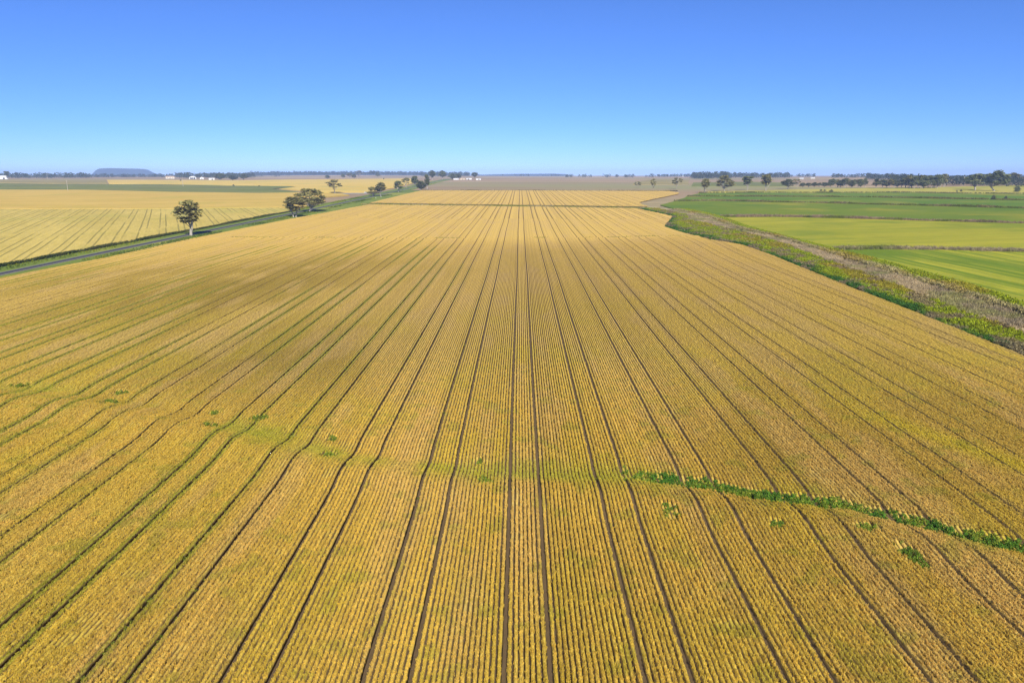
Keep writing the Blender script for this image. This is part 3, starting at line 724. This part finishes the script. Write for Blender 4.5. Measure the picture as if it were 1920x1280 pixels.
def tree(name, label, u, vb, vt, wpx, style, k=0, group=None, cat='tree', rot=None, dist=None):
    if dist is None: x, y = un(u, vb)
    else: x, y = at_dist(u, dist)
    d = x * FW[0] + y * FW[1] + (float(zt(x, y)) - H) * FW[2]
    t, c, w, h = proto(style, k)
    hm = (vb - vt) / F * d / cp_; wm = wpx / F * d
    e = link(bpy.data.objects.new(name, None)); e.location = (x, y, float(zt(x, y)) - GLOW - .05)
    s = (hm + GLOW) / h; sw = wm / w
    e.scale = (sw, sw, s); e.rotation_euler.z = rot if rot is not None else rng.random() * 6.28
    e.empty_display_size = .5
    tag(e, label, cat, group)
    link(bpy.data.objects.new('trunk', t), e); link(bpy.data.objects.new('crown', c), e)
    return e
G_ROAD = 'gum trees along the road'; G_R = 'gum trees beyond the green fields'; G_M = 'gum trees in the far paddocks'; G_S = 'small shrubs in the fields'
TREES = [
 ('gum_tree', 'lone tall gum with two pale trunks beside the near road', 358, 441.5, 377, 49, 'open', 0, G_ROAD),
 ('gum_tree', 'low leafy gum on a thin pale trunk, left of the big domed gum', 553, 407, 370, 44, 'open', 1, G_ROAD),
 ('gum_tree', 'big dark domed gum arching over the road bend', 581, 397, 354.5, 64, 'wide', 0, G_ROAD),
 ('gum_tree', 'flat topped gum alone in the golden field left of the road', 628, 362, 338, 29, 'gappy', 0, G_ROAD),
 ('gum_tree', 'low bushy gum leaning left beside the white car', 699, 368, 350.5, 25, 'wide', 1, G_ROAD),
 ('gum_tree', 'upright gum with white trunk right beside the low bushy one', 714, 368, 342.5, 22, 'open', 2, G_ROAD),
 ('gum_tree', 'round crowned roadside gum standing alone at the field corner', 747, 360, 340, 20, 'dome', 1, G_ROAD),
 ('gum_tree', 'sparse roadside gum with wispy flat crown', 762, 352, 334, 18, 'gappy', 1, G_ROAD),
 ('gum_tree', 'dense dark blue green tree where the road narrows', 778, 347, 330.5, 16, 'dense', 0, G_ROAD),
 ('gum_tree', 'wide dark tree at the top corner of the second wheat field', 790, 357, 339.5, 20, 'dense', 1, G_ROAD),
 ('gum_tree', 'tall narrow tree rising behind the wide dark corner tree', 801, 354, 328.5, 11, 'tall', 1, G_ROAD),
 ('gum_tree', 'left one of two tall rounded gums beside the farmhouse', 811, 337, 320, 13, 'tall', 0, G_M),
 ('gum_tree', 'right one of two tall rounded gums beside the farmhouse', 829.5, 337, 320.3, 16, 'dome', 0, G_M),
 ('shade_tree', 'dense tree over the left end of the white farmhouse', 848, 336.6, 325.5, 18, 'dense', 2, G_M),
 ('shade_tree', 'dense tree rising behind the tan roofed farm building', 859, 335.8, 325.5, 14, 'dense', 3, G_M),
 ('shade_tree', 'upright dark tree right of the long white shed', 889.5, 337, 323.5, 13, 'vase', 0, G_M),
 ('gum_tree', 'crooked half bare tree leaning over the brown paddock', 1196, 351.5, 341, 14, 'gappy', 2, G_R),
 ('gum_tree', 'thin scraggly tree left of the fuller one in the brown paddock', 1225, 358, 335.5, 12, 'gappy', 3, G_R),
 ('gum_tree', 'ragged two tiered gum at the end of the second wheat field', 1269, 354, 334, 19, 'gappy', 4, G_R),
 ('gum_tree', 'slim gum at the left end of the green field tree row', 1322, 361.5, 336, 18, 'open', 3, G_R),
 ('gum_tree', 'broad many stemmed gum with reddish crown behind the green fields', 1359, 358.5, 329.8, 37, 'wide', 2, G_R),
 ('gum_tree', 'vase shaped gum between the broad one and the tall slim one', 1401, 357, 331, 23, 'vase', 1, G_R),
 ('gum_tree', 'tall gum with twin dark trunks and peaked crown', 1435.5, 358, 327.8, 21, 'open', 4, G_R),
 ('gum_tree', 'low round topped tree with short trunk left of the long grove', 1476.5, 354.5, 336.5, 25, 'dome', 2, G_R),
 ('gum_tree', 'faint grey tree just right of the low round topped one', 1493, 352.5, 336.5, 16, 'gappy', 5, G_R),
 ('gum_tree', 'single gum standing between the long grove and the big right grove', 1642, 352.3, 335.5, 17, 'dome', 3, G_R),
 ('gum_tree', 'gum with forked white trunk at the right end of the big grove', 1768, 351, 326.5, 17, 'open', 5, G_R),
 ('gum_tree', 'huge gum with thick short trunk and spreading rounded crown', 1828, 356.3, 326.5, 37, 'dome', 4, G_R),
 ('gum_tree', 'tallest domed gum near the right edge with white trunk', 1866, 358.3, 320.3, 41, 'dome', 5, G_R),
 ('gum_tree', 'smaller gum behind the tallest one at the right edge', 1898, 346.5, 324.5, 23, 'open', 6, G_R),
 ('bush', 'dark round bush at the right edge below the smaller gum', 1907, 360, 348.8, 13, 'bush', 0, G_S, 'bush'),
 ('bush', 'left one of two dark bushes on the bank in the green field', 1863, 375, 365.5, 8, 'bush', 1, G_S, 'bush'),
 ('bush', 'right one of two dark bushes on the bank in the green field', 1885, 375, 367.3, 6, 'bush', 2, G_S, 'bush'),
 ('bush', 'first of three low shrubs on the pasture, at their left end', 1539, 358.6, 355, 6, 'bush', 1, G_S, 'bush'),
 ('bush', 'second of three low shrubs on the pasture, in the middle', 1546, 358.4, 355.6, 6, 'bush', 0, G_S, 'bush'),
 ('bush', 'third of three low shrubs on the pasture, the tallest', 1558, 360.5, 355.5, 8, 'bush', 2, G_S, 'bush'),
 ('bush', 'small shrub in the strip under the huge short trunked gum', 1802, 359.5, 356, 5, 'bush', 0, G_S, 'bush'),
 ('bush', 'tiny shrub left of the huge short trunked gum', 1794, 360, 357, 4, 'bush', 1, G_S, 'bush'),
 ('bush', 'dark shrub alone at the edge of the green strip on the left', 438, 349, 346, 4.5, 'bush', 2, G_S, 'bush'),
 ('bush', 'tiny shrub right of the other in the green strip on the left', 486, 350, 347.5, 3.5, 'bush', 0, G_S, 'bush'),
 ('bush', 'small dark bush in the far left field below the white shed', 338.5, 339.5, 337, 4, 'bush', 1, G_S, 'bush'),
 ('bush', 'tiny lone shrub at the top of the far golden field', 719.5, 336.5, 333.5, 3, 'bush', 2, G_S, 'bush'),
 ('bush', 'dark brown shrub in the grassy strip between the wheat fields', 1121, 390, 386.5, 5, 'bush', 0, G_S, 'bush'),
 ('bush', 'dark shrub on the creek bank at the yellowing field', 1389, 435.5, 429.5, 8, 'bush', 1, G_S, 'bush'),
 ('bush', 'grey shrub on the brown bank above the yellowing field', 1517, 408.5, 403, 11, 'bush', 2, G_S, 'bush'),
 ('gum_tree', 'dark funnel shaped tree by the white shed at the far left', 13.5, 336, 321.5, 10, 'vase', 2, G_M),
 ('gum_tree', 'dark spreading trees left of the two shrubs, nearest of the far left clump', 413, 337, 326, 24, 'dense', 1, G_M),
 ('gum_tree', 'low wide dark tree right of the spreading one in the far left clump', 436, 338, 329, 22, 'dense', 2, G_M),
 ('gum_tree', 'round dark tree at the right end of the far left clump', 457, 338, 327, 15, 'dome', 3, G_M),
 ('gum_tree', 'dark tree on the pinkish slope, left of a close pair', 614, 335.8, 329, 11, 'dome', 1, G_M),
 ('gum_tree', 'small round tree left of the pale slope pair', 643.5, 335, 326.5, 9, 'dome', 0, G_M),
 ('gum_tree', 'pale open tree in the middle of the pinkish slope', 656, 334.5, 325, 13, 'gappy', 0, G_M),
 ('gum_tree', 'small dark tree touching the pale open one on the slope', 664, 335.5, 327, 8, 'dome', 2, G_M),
 ('gum_tree', 'wide flat crowned tree standing above the woodland skyline', 673, 331, 320, 15, 'wide', 1, G_M),
 ('gum_tree', 'upright tree breaking the skyline right of the flat crowned one', 699, 331, 320.3, 12, 'vase', 0, G_M),
 ('gum_tree', 'round tree below the skyline right of the upright one', 708.5, 333, 323.5, 10, 'dome', 3, G_M),
]
def clump(n, u0, u1, vb, vt, label, group, styles, w):
    for i in range(n):
        u = u0 + (u1 - u0) * (i + .5 + .5 * (rng.random() - .5)) / n
        b = vb - 1.8 * rng.random()
        tree('gum_tree', label, u, b, vt + (vb - vt) * .22 * rng.random(), w * (.8 + .5 * rng.random()), styles[i % len(styles)], i % 4, group)
def trees():
    for T in TREES:
        tree(*T[:9], **({'cat': T[9]} if len(T) > 9 else {}))
    clump(11, 1553, 1624, 352, 334.5, 'dark gum in the long low grove behind the three pasture shrubs', 'gums in the long low grove', ('dense', 'dome', 'open'), 12)
    clump(6, 1652, 1692, 352.6, 336, 'grey green gum in the loose grove left of the big grove', 'gums in the loose grove', ('dome', 'dense', 'open'), 13)
    clump(12, 1694, 1766, 353.6, 326.5, 'tall close standing gum in the big grove on the right', 'gums in the big grove', ('dome', 'open', 'dense', 'dome'), 18)
    clump(5, 1500, 1550, 351.5, 341, 'low bluish tree in the thin row left of the long grove', 'trees in the thin low row', ('dense', 'dome'), 13)

def woodland(name, label, specs):
    """a far wood: many crowns of leaf clusters over short trunks, one mass"""
    LV = []; val = []
    for (u0, u1, d0, d1, h0, h1, n, gap) in specs:
        for k in range(n):
            u = u0 + (u1 - u0) * rng.random()
            if gap and vnoise(np.array(u * gap), np.array(d0 * .01)) < .42: continue
            d = d0 + (d1 - d0) * rng.random(); x, y = at_dist(u, d)
            h = h0 + (h1 - h0) * rng.random() ** 1.3 * (.6 + .8 * float(vnoise(np.array(u * .12), np.array(d0 * .013)))); wd = h * (.35 + .35 * rng.random())
            zb = float(zt(x, y)) - .3; tone = .75 + .5 * rng.random()
            m = 46
            a = rng.random(m) * 6.283; t = rng.random(m) ** .75; q = np.sqrt(rng.random(m)) * np.sqrt(np.clip(1 - (t * .98) ** 2.4, 0, 1))
            c = np.stack([x + wd * q * np.cos(a), y + wd * q * np.sin(a), zb + h * (.12 + .86 * t)], -1)
            L = (.055 + .05 * rng.random((m, 1))) * h
            n1 = rng.normal(size=(m, 3)); n1 /= np.linalg.norm(n1, axis=1, keepdims=True)
            n2 = np.cross(n1, rng.normal(size=(m, 3))); n2 /= np.linalg.norm(n2, axis=1, keepdims=True)
            LV.append(np.stack([c - n1 * L, c - n2 * L * .7, c + n1 * L, c + n2 * L * .7], 1).reshape(-1, 3)); val.append(np.repeat(tone * (.75 + .5 * rng.random(m)), 4))
    V = np.concatenate(LV); q = np.arange(len(V)).reshape(-1, 4)
    me = fast_mesh(name, V, q); set_attr(me, 'v', np.concatenate(val)); me.materials.append(M['leaf_wood'])
    tag(link(bpy.data.objects.new(name, me)), label, 'woodland', None, 'stuff')
def far_woods():
    woodland('distant_woodland', 'blue grey far woodland along the left skyline before the flat hill', [(-60, 170, 2700, 3200, 10, 19, 330, .0), (165, 335, 2900, 3400, 8, 15, 230, 0), (330, 475, 2500, 3000, 12, 20, 260, 0)])
    woodland('distant_woodland', 'long even blue wood on the rise left of the farmhouse', [(470, 800, 4000, 4700, 16, 24, 640, 0), (790, 880, 3300, 3900, 14, 24, 160, 0), (420, 560, 3000, 3400, 9, 14, 60, .1)])
    woodland('distant_woodland', 'broken line of bluish trees on the middle skyline', [(1062, 1240, 2700, 3000, 9, 15, 150, .12), (880, 1070, 4200, 4800, 8, 14, 120, .1), (1232, 1310, 3300, 3700, 10, 16, 110, 0)])
    woodland('distant_woodland', 'blue woodland behind the row of gums right of the creek', [(1296, 1370, 2100, 2500, 14, 22, 130, 0), (1365, 1480, 2400, 2900, 12, 20, 170, 0), (1475, 1580, 3000, 3500, 8, 15, 90, .1), (1560, 1700, 2400, 3000, 8, 15, 160, 0)])
    woodland('distant_woodland', 'thick dark blue wood behind the big gums at the right', [(1670, 1990, 1350, 1600, 11, 18, 260, 0), (1625, 1700, 1900, 2300, 10, 18, 70, 0)])
def hills():
    def ridge(name, u0, u1, dist, prof, depth, rough, label):
        us = np.linspace(u0, u1, 90); ts = np.linspace(-1, 1, 25)
        U, T = np.meshgrid(us, ts)
        hp = np.interp(U, [p[0] for p in prof], [p[1] for p in prof])
        V = np.zeros(U.shape + (3,))
        for i in range(U.shape[0]):
            for j in range(U.shape[1]):
                V[i, j, :2] = at_dist(U[i, j], dist + depth * T[i, j])
        top = H + (HOR - hp) / F * dist
        g = zt(V[..., 0], V[..., 1]) - 2
        f = np.clip(1.25 - np.abs(T) * 1.25, 0, 1); f = f * f * (3 - 2 * f)
        V[..., 2] = g + np.maximum(top - g, 0) * np.clip(f * 1.15, 0, 1) * (1 + rough * (fbm(V[..., 0] * .006, V[..., 1] * .006) - .5)) + 6 * rough * (rng.random(U.shape) - .5) * f
        i = np.arange(U.size).reshape(U.shape)
        q = np.stack([i[:-1, :-1], i[:-1, 1:], i[1:, 1:], i[1:, :-1]], -1).reshape(-1, 4)
        me = fast_mesh(name, V.reshape(-1, 3), q); me.materials.append(M['hill'])
        me.polygons.foreach_set('use_smooth', np.ones(len(me.polygons), bool))
        tag(link(bpy.data.objects.new(name, me)), label, None, None, 'structure')
    ridge('flat_topped_hill', 160, 305, 8800, [(160, 335), (168, 330), (174, 326), (181, 321), (188, 318.6), (205, 318), (250, 318.6), (272, 319.2), (279, 320.5), (288, 324.5), (296, 327.5), (305, 333)], 700, .05, 'flat topped blue hill on the left skyline')
    ridge('low_hill', 855, 1078, 8000, [(855, 331), (900, 327.8), (930, 327), (975, 326.3), (1040, 326), (1062, 327), (1070, 329), (1078, 332)], 600, .08, None)
    ridge('low_hill', 380, 880, 7000, [(380, 332), (430, 326), (500, 324.5), (560, 323.2), (700, 323.5), (800, 325), (840, 325), (880, 330)], 700, .08, None)
    ridge('low_hill', 1600, 2000, 6500, [(1600, 332), (1650, 329.5), (1700, 328), (1800, 329), (1900, 328), (2000, 329)], 600, .08, None)

# ------------------------------------------------------------------ farm buildings, car, poles
def box(bm, x0, x1, y0, y1, z0, z1):
    v = [bm.verts.new(p) for p in ((x0, y0, z0), (x1, y0, z0), (x1, y1, z0), (x0, y1, z0), (x0, y0, z1), (x1, y0, z1), (x1, y1, z1), (x0, y1, z1))]
    for f in ((0, 3, 2, 1), (4, 5, 6, 7), (0, 1, 5, 4), (1, 2, 6, 5), (2, 3, 7, 6), (3, 0, 4, 7)): bm.faces.new([v[i] for i in f])
def bobj(name, bm, m, parent):
    bmesh.ops.recalc_face_normals(bm, faces=bm.faces[:])
    me = bpy.data.meshes.new(name); bm.to_mesh(me); bm.free(); me.materials.append(m)
    return link(bpy.data.objects.new(name, me), parent)
def building(name, label, u, vb, wpx, hpx, dep, wallm, roofm, shape='gable', doors=(), rot=0, cat='building', group='farm buildings'):
    x, y = un(u, vb); d = math.hypot(x, y); k = d / F
    w = wpx * k / 2; h = hpx * k; wallh = h * (.62 if shape != 'skillion' else .8)
    e = link(bpy.data.objects.new(name, None)); e.location = (x, y, float(zt(x, y)) - GLOW - .1)
    e.rotation_euler.z = math.atan2(-x, y) + rot
    tag(e, label, cat, group)
    h += .4; wallh += .4
    bm = bmesh.new(); box(bm, -w, w, 0, dep, 0, wallh); bobj('wall', bm, wallm, e)
    bm = bmesh.new(); ov = .4
    if shape == 'arch':
        pr = [(-w - .1 + (2 * w + .2) * i / 14, wallh + (h - wallh) * math.sin(math.pi * i / 14)) for i in range(15)]
        a = [bm.verts.new((px, -ov, pz)) for px, pz in pr]; b = [bm.verts.new((px, dep + ov, pz)) for px, pz in pr]
        for i in range(14): bm.faces.new((a[i], a[i + 1], b[i + 1], b[i]))
        bm.faces.new(a); bm.faces.new(b[::-1])
    elif shape == 'gable':       # ridge across the view: the roof slope faces us
        pr = [(-ov, wallh - .15), (dep / 2, h), (dep + ov, wallh - .15)]
        a = [bm.verts.new((-w - ov, py, pz)) for py, pz in pr]; b = [bm.verts.new((w + ov, py, pz)) for py, pz in pr]
        for i in range(2): bm.faces.new((a[i], a[i + 1], b[i + 1], b[i]))
        bm.faces.new(a); bm.faces.new(b[::-1]); bm.faces.new((a[0], b[0], b[2], a[2]))
    elif shape == 'front':       # gable end faces us
        pr = [(-w - ov, wallh - .1), (0, h), (w + ov, wallh - .1)]
        a = [bm.verts.new((px, -ov, pz)) for px, pz in pr]; b = [bm.verts.new((px, dep + ov, pz)) for px, pz in pr]
        for i in range(2): bm.faces.new((a[i], a[i + 1], b[i + 1], b[i]))
        bm.faces.new(a); bm.faces.new(b[::-1]); bm.faces.new((a[0], b[0], b[2], a[2]))
    else:
        pr = [(-ov, wallh + .02), (dep + ov, h)]
        a = [bm.verts.new((-w - ov, py, pz)) for py, pz in pr]; b = [bm.verts.new((w + ov, py, pz)) for py, pz in pr]
        a2 = [bm.verts.new((-w - ov, py, pz + .25)) for py, pz in pr]; b2 = [bm.verts.new((w + ov, py, pz + .25)) for py, pz in pr]
        bm.faces.new((a[0], b[0], b[1], a[1])); bm.faces.new((a2[0], a2[1], b2[1], b2[0])); bm.faces.new((a[0], a2[0], b2[0], b[0])); bm.faces.new((a[1], b[1], b2[1], a2[1])); bm.faces.new((a[0], a[1], a2[1], a2[0])); bm.faces.new((b[0], b2[0], b2[1], b[1]))
    bobj('roof', bm, roofm, e)
    for dx, dw, dh in doors:
        bm = bmesh.new(); box(bm, dx * w - dw, dx * w + dw, -.06, .1, .0, dh * wallh); bobj('door', bm, M['dark'], e)
    for wx in (() if name == 'shed' else (-.62, .62)):
        bm = bmesh.new(); box(bm, wx * w - .7, wx * w + .7, -.05, .1, wallh * .42, wallh * .8); bobj('window', bm, M['glass'], e)
    return e
def buildings():
    W, Cm, GR, TN = M['white'], M['cream'], M['grey_roof'], M['tan_roof']
    building('shed', 'long white shed at the far left edge of the picture', 6.5, 336, 11.5, 5, 14, W, W, 'gable', [(.1, 1.8, .7)])
    building('farmhouse', 'low cream roofed house among dark trees under the flat hill', 319, 335, 13, 4, 9, Cm, TN, 'gable', [(0, .6, .75)], cat='house')
    building('shed', 'white arched hay shed with dark open bays', 361.5, 335.8, 10.5, 4.6, 16, W, W, 'arch', [(-.5, 2.2, .85), (.5, 2.2, .85), (0, 1.6, .85)])
    building('shed', 'small white gabled shed right of the arched one', 378.5, 336, 6, 3.6, 8, W, W, 'front', [(0, 1.0, .6)])
    building('shed', 'low long white shed left of the far dark tree clump', 397, 337, 9, 2.6, 8, W, W, 'skillion', [(.2, 1.5, .7)])
    building('farmhouse', 'white farmhouse half hidden under dense trees in the middle', 855, 337, 9, 2.4, 10, W, W, 'gable', [(0, .6, .8)], cat='house')
    building('farmhouse', 'tan roofed farm building between the white house and white shed', 867, 336.8, 10, 2.8, 10, Cm, TN, 'gable', [(.1, .8, .8)], cat='house')
    building('shed', 'long white shed left of the upright dark tree', 879.5, 336.6, 9.5, 2.2, 12, W, W, 'gable', [(-.2, 2.0, .8)])
    building('shed', 'low pale shed right of the upright dark tree', 897, 337.2, 9, 2.2, 8, W, GR, 'skillion', [(.2, 1.2, .8)])
    building('farmhouse', 'tiny white house on the skyline above the ragged two tiered gum', 1280.5, 331.5, 3.2, 2.6, 9, W, W, 'front', [(0, .6, .6)], cat='house')
    building('farmhouse', 'small pale house on the far slope right of the round topped tree', 1503, 336, 6, 2.6, 9, W, GR, 'gable', [(0, .6, .7)], cat='house')
    building('farmhouse', 'white roofed house above the thin low tree row', 1524, 335.5, 6, 2.4, 9, Cm, W, 'gable', [(0, .6, .7)], cat='house')
def car():
    x, y = un(686.5, 362.3)
    e = link(bpy.data.objects.new('car', None)); e.location = (x, y, float(zt(x, y)) + .10); e.rotation_euler.z = R(8)
    tag(e, 'small white car stopped on the side road near the leaning gum', 'car')
    L, Wd = 2.35, .9
    side = [(-L, .45), (-L, .85), (-L * .93, 1.0), (-L * .70, 1.05), (-L * .52, 1.5), (L * .18, 1.52), (L * .45, 1.05), (L * .9, .92), (L, .75), (L, .42)]
    bm = bmesh.new()
    a = [bm.verts.new((px, -Wd * (1 if pz < 1.2 else .82), pz)) for px, pz in side]; b = [bm.verts.new((px, Wd * (1 if pz < 1.2 else .82), pz)) for px, pz in side]
    n = len(side)
    for i in range(n): bm.faces.new((a[i], a[(i + 1) % n], b[(i + 1) % n], b[i]))
    bm.faces.new(a); bm.faces.new(b[::-1]); bobj('body', bm, M['white'], e)
    for s in (-1, 1):
        bm = bmesh.new()
        v = [bm.verts.new((px, s * yy, pz)) for px, yy, pz in ((-L * .62, .925, 1.08), (L * .36, .925, 1.08), (L * .16, .79, 1.44), (-L * .5, .79, 1.44))]
        bm.faces.new(v); r = bmesh.ops.extrude_face_region(bm, geom=bm.faces[:]); bmesh.ops.translate(bm, vec=(0, -s * .05, 0), verts=[g for g in r['geom'] if isinstance(g, bmesh.types.BMVert)])
        bobj('window', bm, M['glass'], e)
        for px in (-L * .6, L * .62):
            bm = bmesh.new(); bmesh.ops.create_cone(bm, cap_ends=True, segments=16, radius1=.34, radius2=.34, depth=.22)
            bmesh.ops.rotate(bm, verts=bm.verts[:], matrix=__import__('mathutils').Matrix.Rotation(R(90), 3, 'X')); bmesh.ops.translate(bm, verts=bm.verts[:], vec=(px, s * .84, .34)); bobj('wheel', bm, M['rubber'], e)
def poles():
    for u, vb, vt, lab in ((89.5, 336, 325.8, 'pale power pole before the far left woodland'), (127.5, 358.5, 342, 'pale power pole at the edge of the golden field on the left'), (343.5, 350, 337.5, 'pale power pole standing in the green strip on the left')):
        x, y = un(u, vb); h = (vb - vt) / F * math.hypot(x, y)
        e = link(bpy.data.objects.new('power_pole', None)); e.location = (x, y, float(zt(x, y)) - GLOW - .1); tag(e, lab, 'power pole', 'power poles on the left')
        V = []; Q = []; tube(V, Q, [(0, 0, 0), (0, 0, h * .5), (0, 0, h + .4)], [.24, .21, .17], 8)
        me = fast_mesh('pole', np.array(V), np.array(Q)); me.materials.append(M['timber']); link(bpy.data.objects.new('pole', me), e)
        bm = bmesh.new(); box(bm, -1.3, 1.3, -.28, -.16, h - .5, h - .34); bobj('crossarm', bm, M['timber'], e)
    for u, vb, lab in ((704.8, 372, 'white guide post left of the upright white trunked gum'), (714.5, 369.8, 'white guide post right under the upright white trunked gum')):
        x, y = un(u, vb); e = link(bpy.data.objects.new('guide_post', None)); e.location = (x, y, float(zt(x, y)) - .05); tag(e, lab, 'guide post', 'white guide posts by the road')
        bm = bmesh.new(); box(bm, -.12, .12, -.05, .05, 0, 1.3); bobj('post', bm, M['white'], e)
        bm = bmesh.new(); box(bm, -.05, .05, -.062, -.052, .95, 1.15); bobj('reflector', bm, M['tan_roof'], e)

# ------------------------------------------------------------------ build
ROADX = -158.3
ground(); wheat_rows(); wheat_tufts(); weeds(); creek(); dk = fields(); road(dk); right_fields(); middle()
trees(); far_woods(); hills(); buildings(); car(); poles()

# air
def haze(dens, col):
    bm = bmesh.new(); box(bm, -9500, 9500, -30, 13100, -30, 112)
    m, nt, n, l = new_mat('air'); out = N(n, 'ShaderNodeOutputMaterial'); v = N(n, 'ShaderNodeVolumePrincipled')
    v.inputs['Density'].default_value = dens; v.inputs['Color'].default_value = (*col, 1); v.inputs['Density Attribute'].default_value = ''; v.inputs['Anisotropy'].default_value = -.25
    l.new(v.outputs[0], out.inputs['Volume'])
    o = bobj('haze', bm, m, None); tag(o, 'thin blue air over the plain', 'haze', None, 'stuff')
haze(.95e-4, (.44, .60, 1.0))

# light
EL, AZ = 38.0, 170.0          # sun behind the viewer, a little to the right
sd = Vector((math.sin(R(AZ)) * math.cos(R(EL)), math.cos(R(AZ)) * math.cos(R(EL)), math.sin(R(EL))))
L = bpy.data.lights.new('sun', 'SUN'); L.energy = 4.8; L.angle = R(.5); L.color = (1, .95, .84)
lo = link(bpy.data.objects.new('sun', L)); lo.rotation_euler = (-sd).to_track_quat('-Z', 'Y').to_euler(); lo.location = (-100, -100, 200)
w = bpy.data.worlds.new('World'); sc.world = w; w.use_nodes = True
nt = w.node_tree; bg = nt.nodes['Background']; sky = nt.nodes.new('ShaderNodeTexSky'); sky.sky_type = 'NISHITA'; sky.sun_disc = False
sky.sun_elevation = R(EL); sky.sun_rotation = R(AZ); sky.altitude = 8000; sky.air_density = 2.0; sky.dust_density = 0; sky.ozone_density = 10.0
hs = nt.nodes.new('ShaderNodeHueSaturation'); hs.inputs['Saturation'].default_value = 1.0
nt.links.new(sky.outputs[0], hs.inputs['Color']); tint = nt.nodes.new('ShaderNodeMix'); tint.data_type = 'RGBA'; tint.blend_type = 'MULTIPLY'; tint.inputs[0].default_value = 1; tint.inputs[7].default_value = (.78, .80, .99, 1)
nt.links.new(hs.outputs[0], tint.inputs[6]); nt.links.new(tint.outputs[2], bg.inputs[0]); bg.inputs[1].default_value = .102

cam = bpy.data.cameras.new('camera'); co = link(bpy.data.objects.new('camera', cam)); co.location = (0, 0, H)
co.rotation_euler = (R(90) - PITCH, 0, YAW); cam.sensor_width = 36; cam.lens = 24; cam.clip_start = .5; cam.clip_end = 30000
sc.camera = co
sc.view_settings.view_transform = 'Standard'; sc.view_settings.look = 'None'; sc.view_settings.exposure = .55; sc.view_settings.gamma = 1
sc.render.engine = 'CYCLES'
c = sc.cycles; c.max_bounces = 6; c.diffuse_bounces = 3; c.glossy_bounces = 1; c.transmission_bounces = 3; c.volume_bounces = 0; c.transparent_max_bounces = 4
c.use_denoising = True; c.denoiser = 'OPENIMAGEDENOISE'; c.denoising_input_passes = 'RGB_ALBEDO_NORMAL'; c.denoising_prefilter = 'NONE'
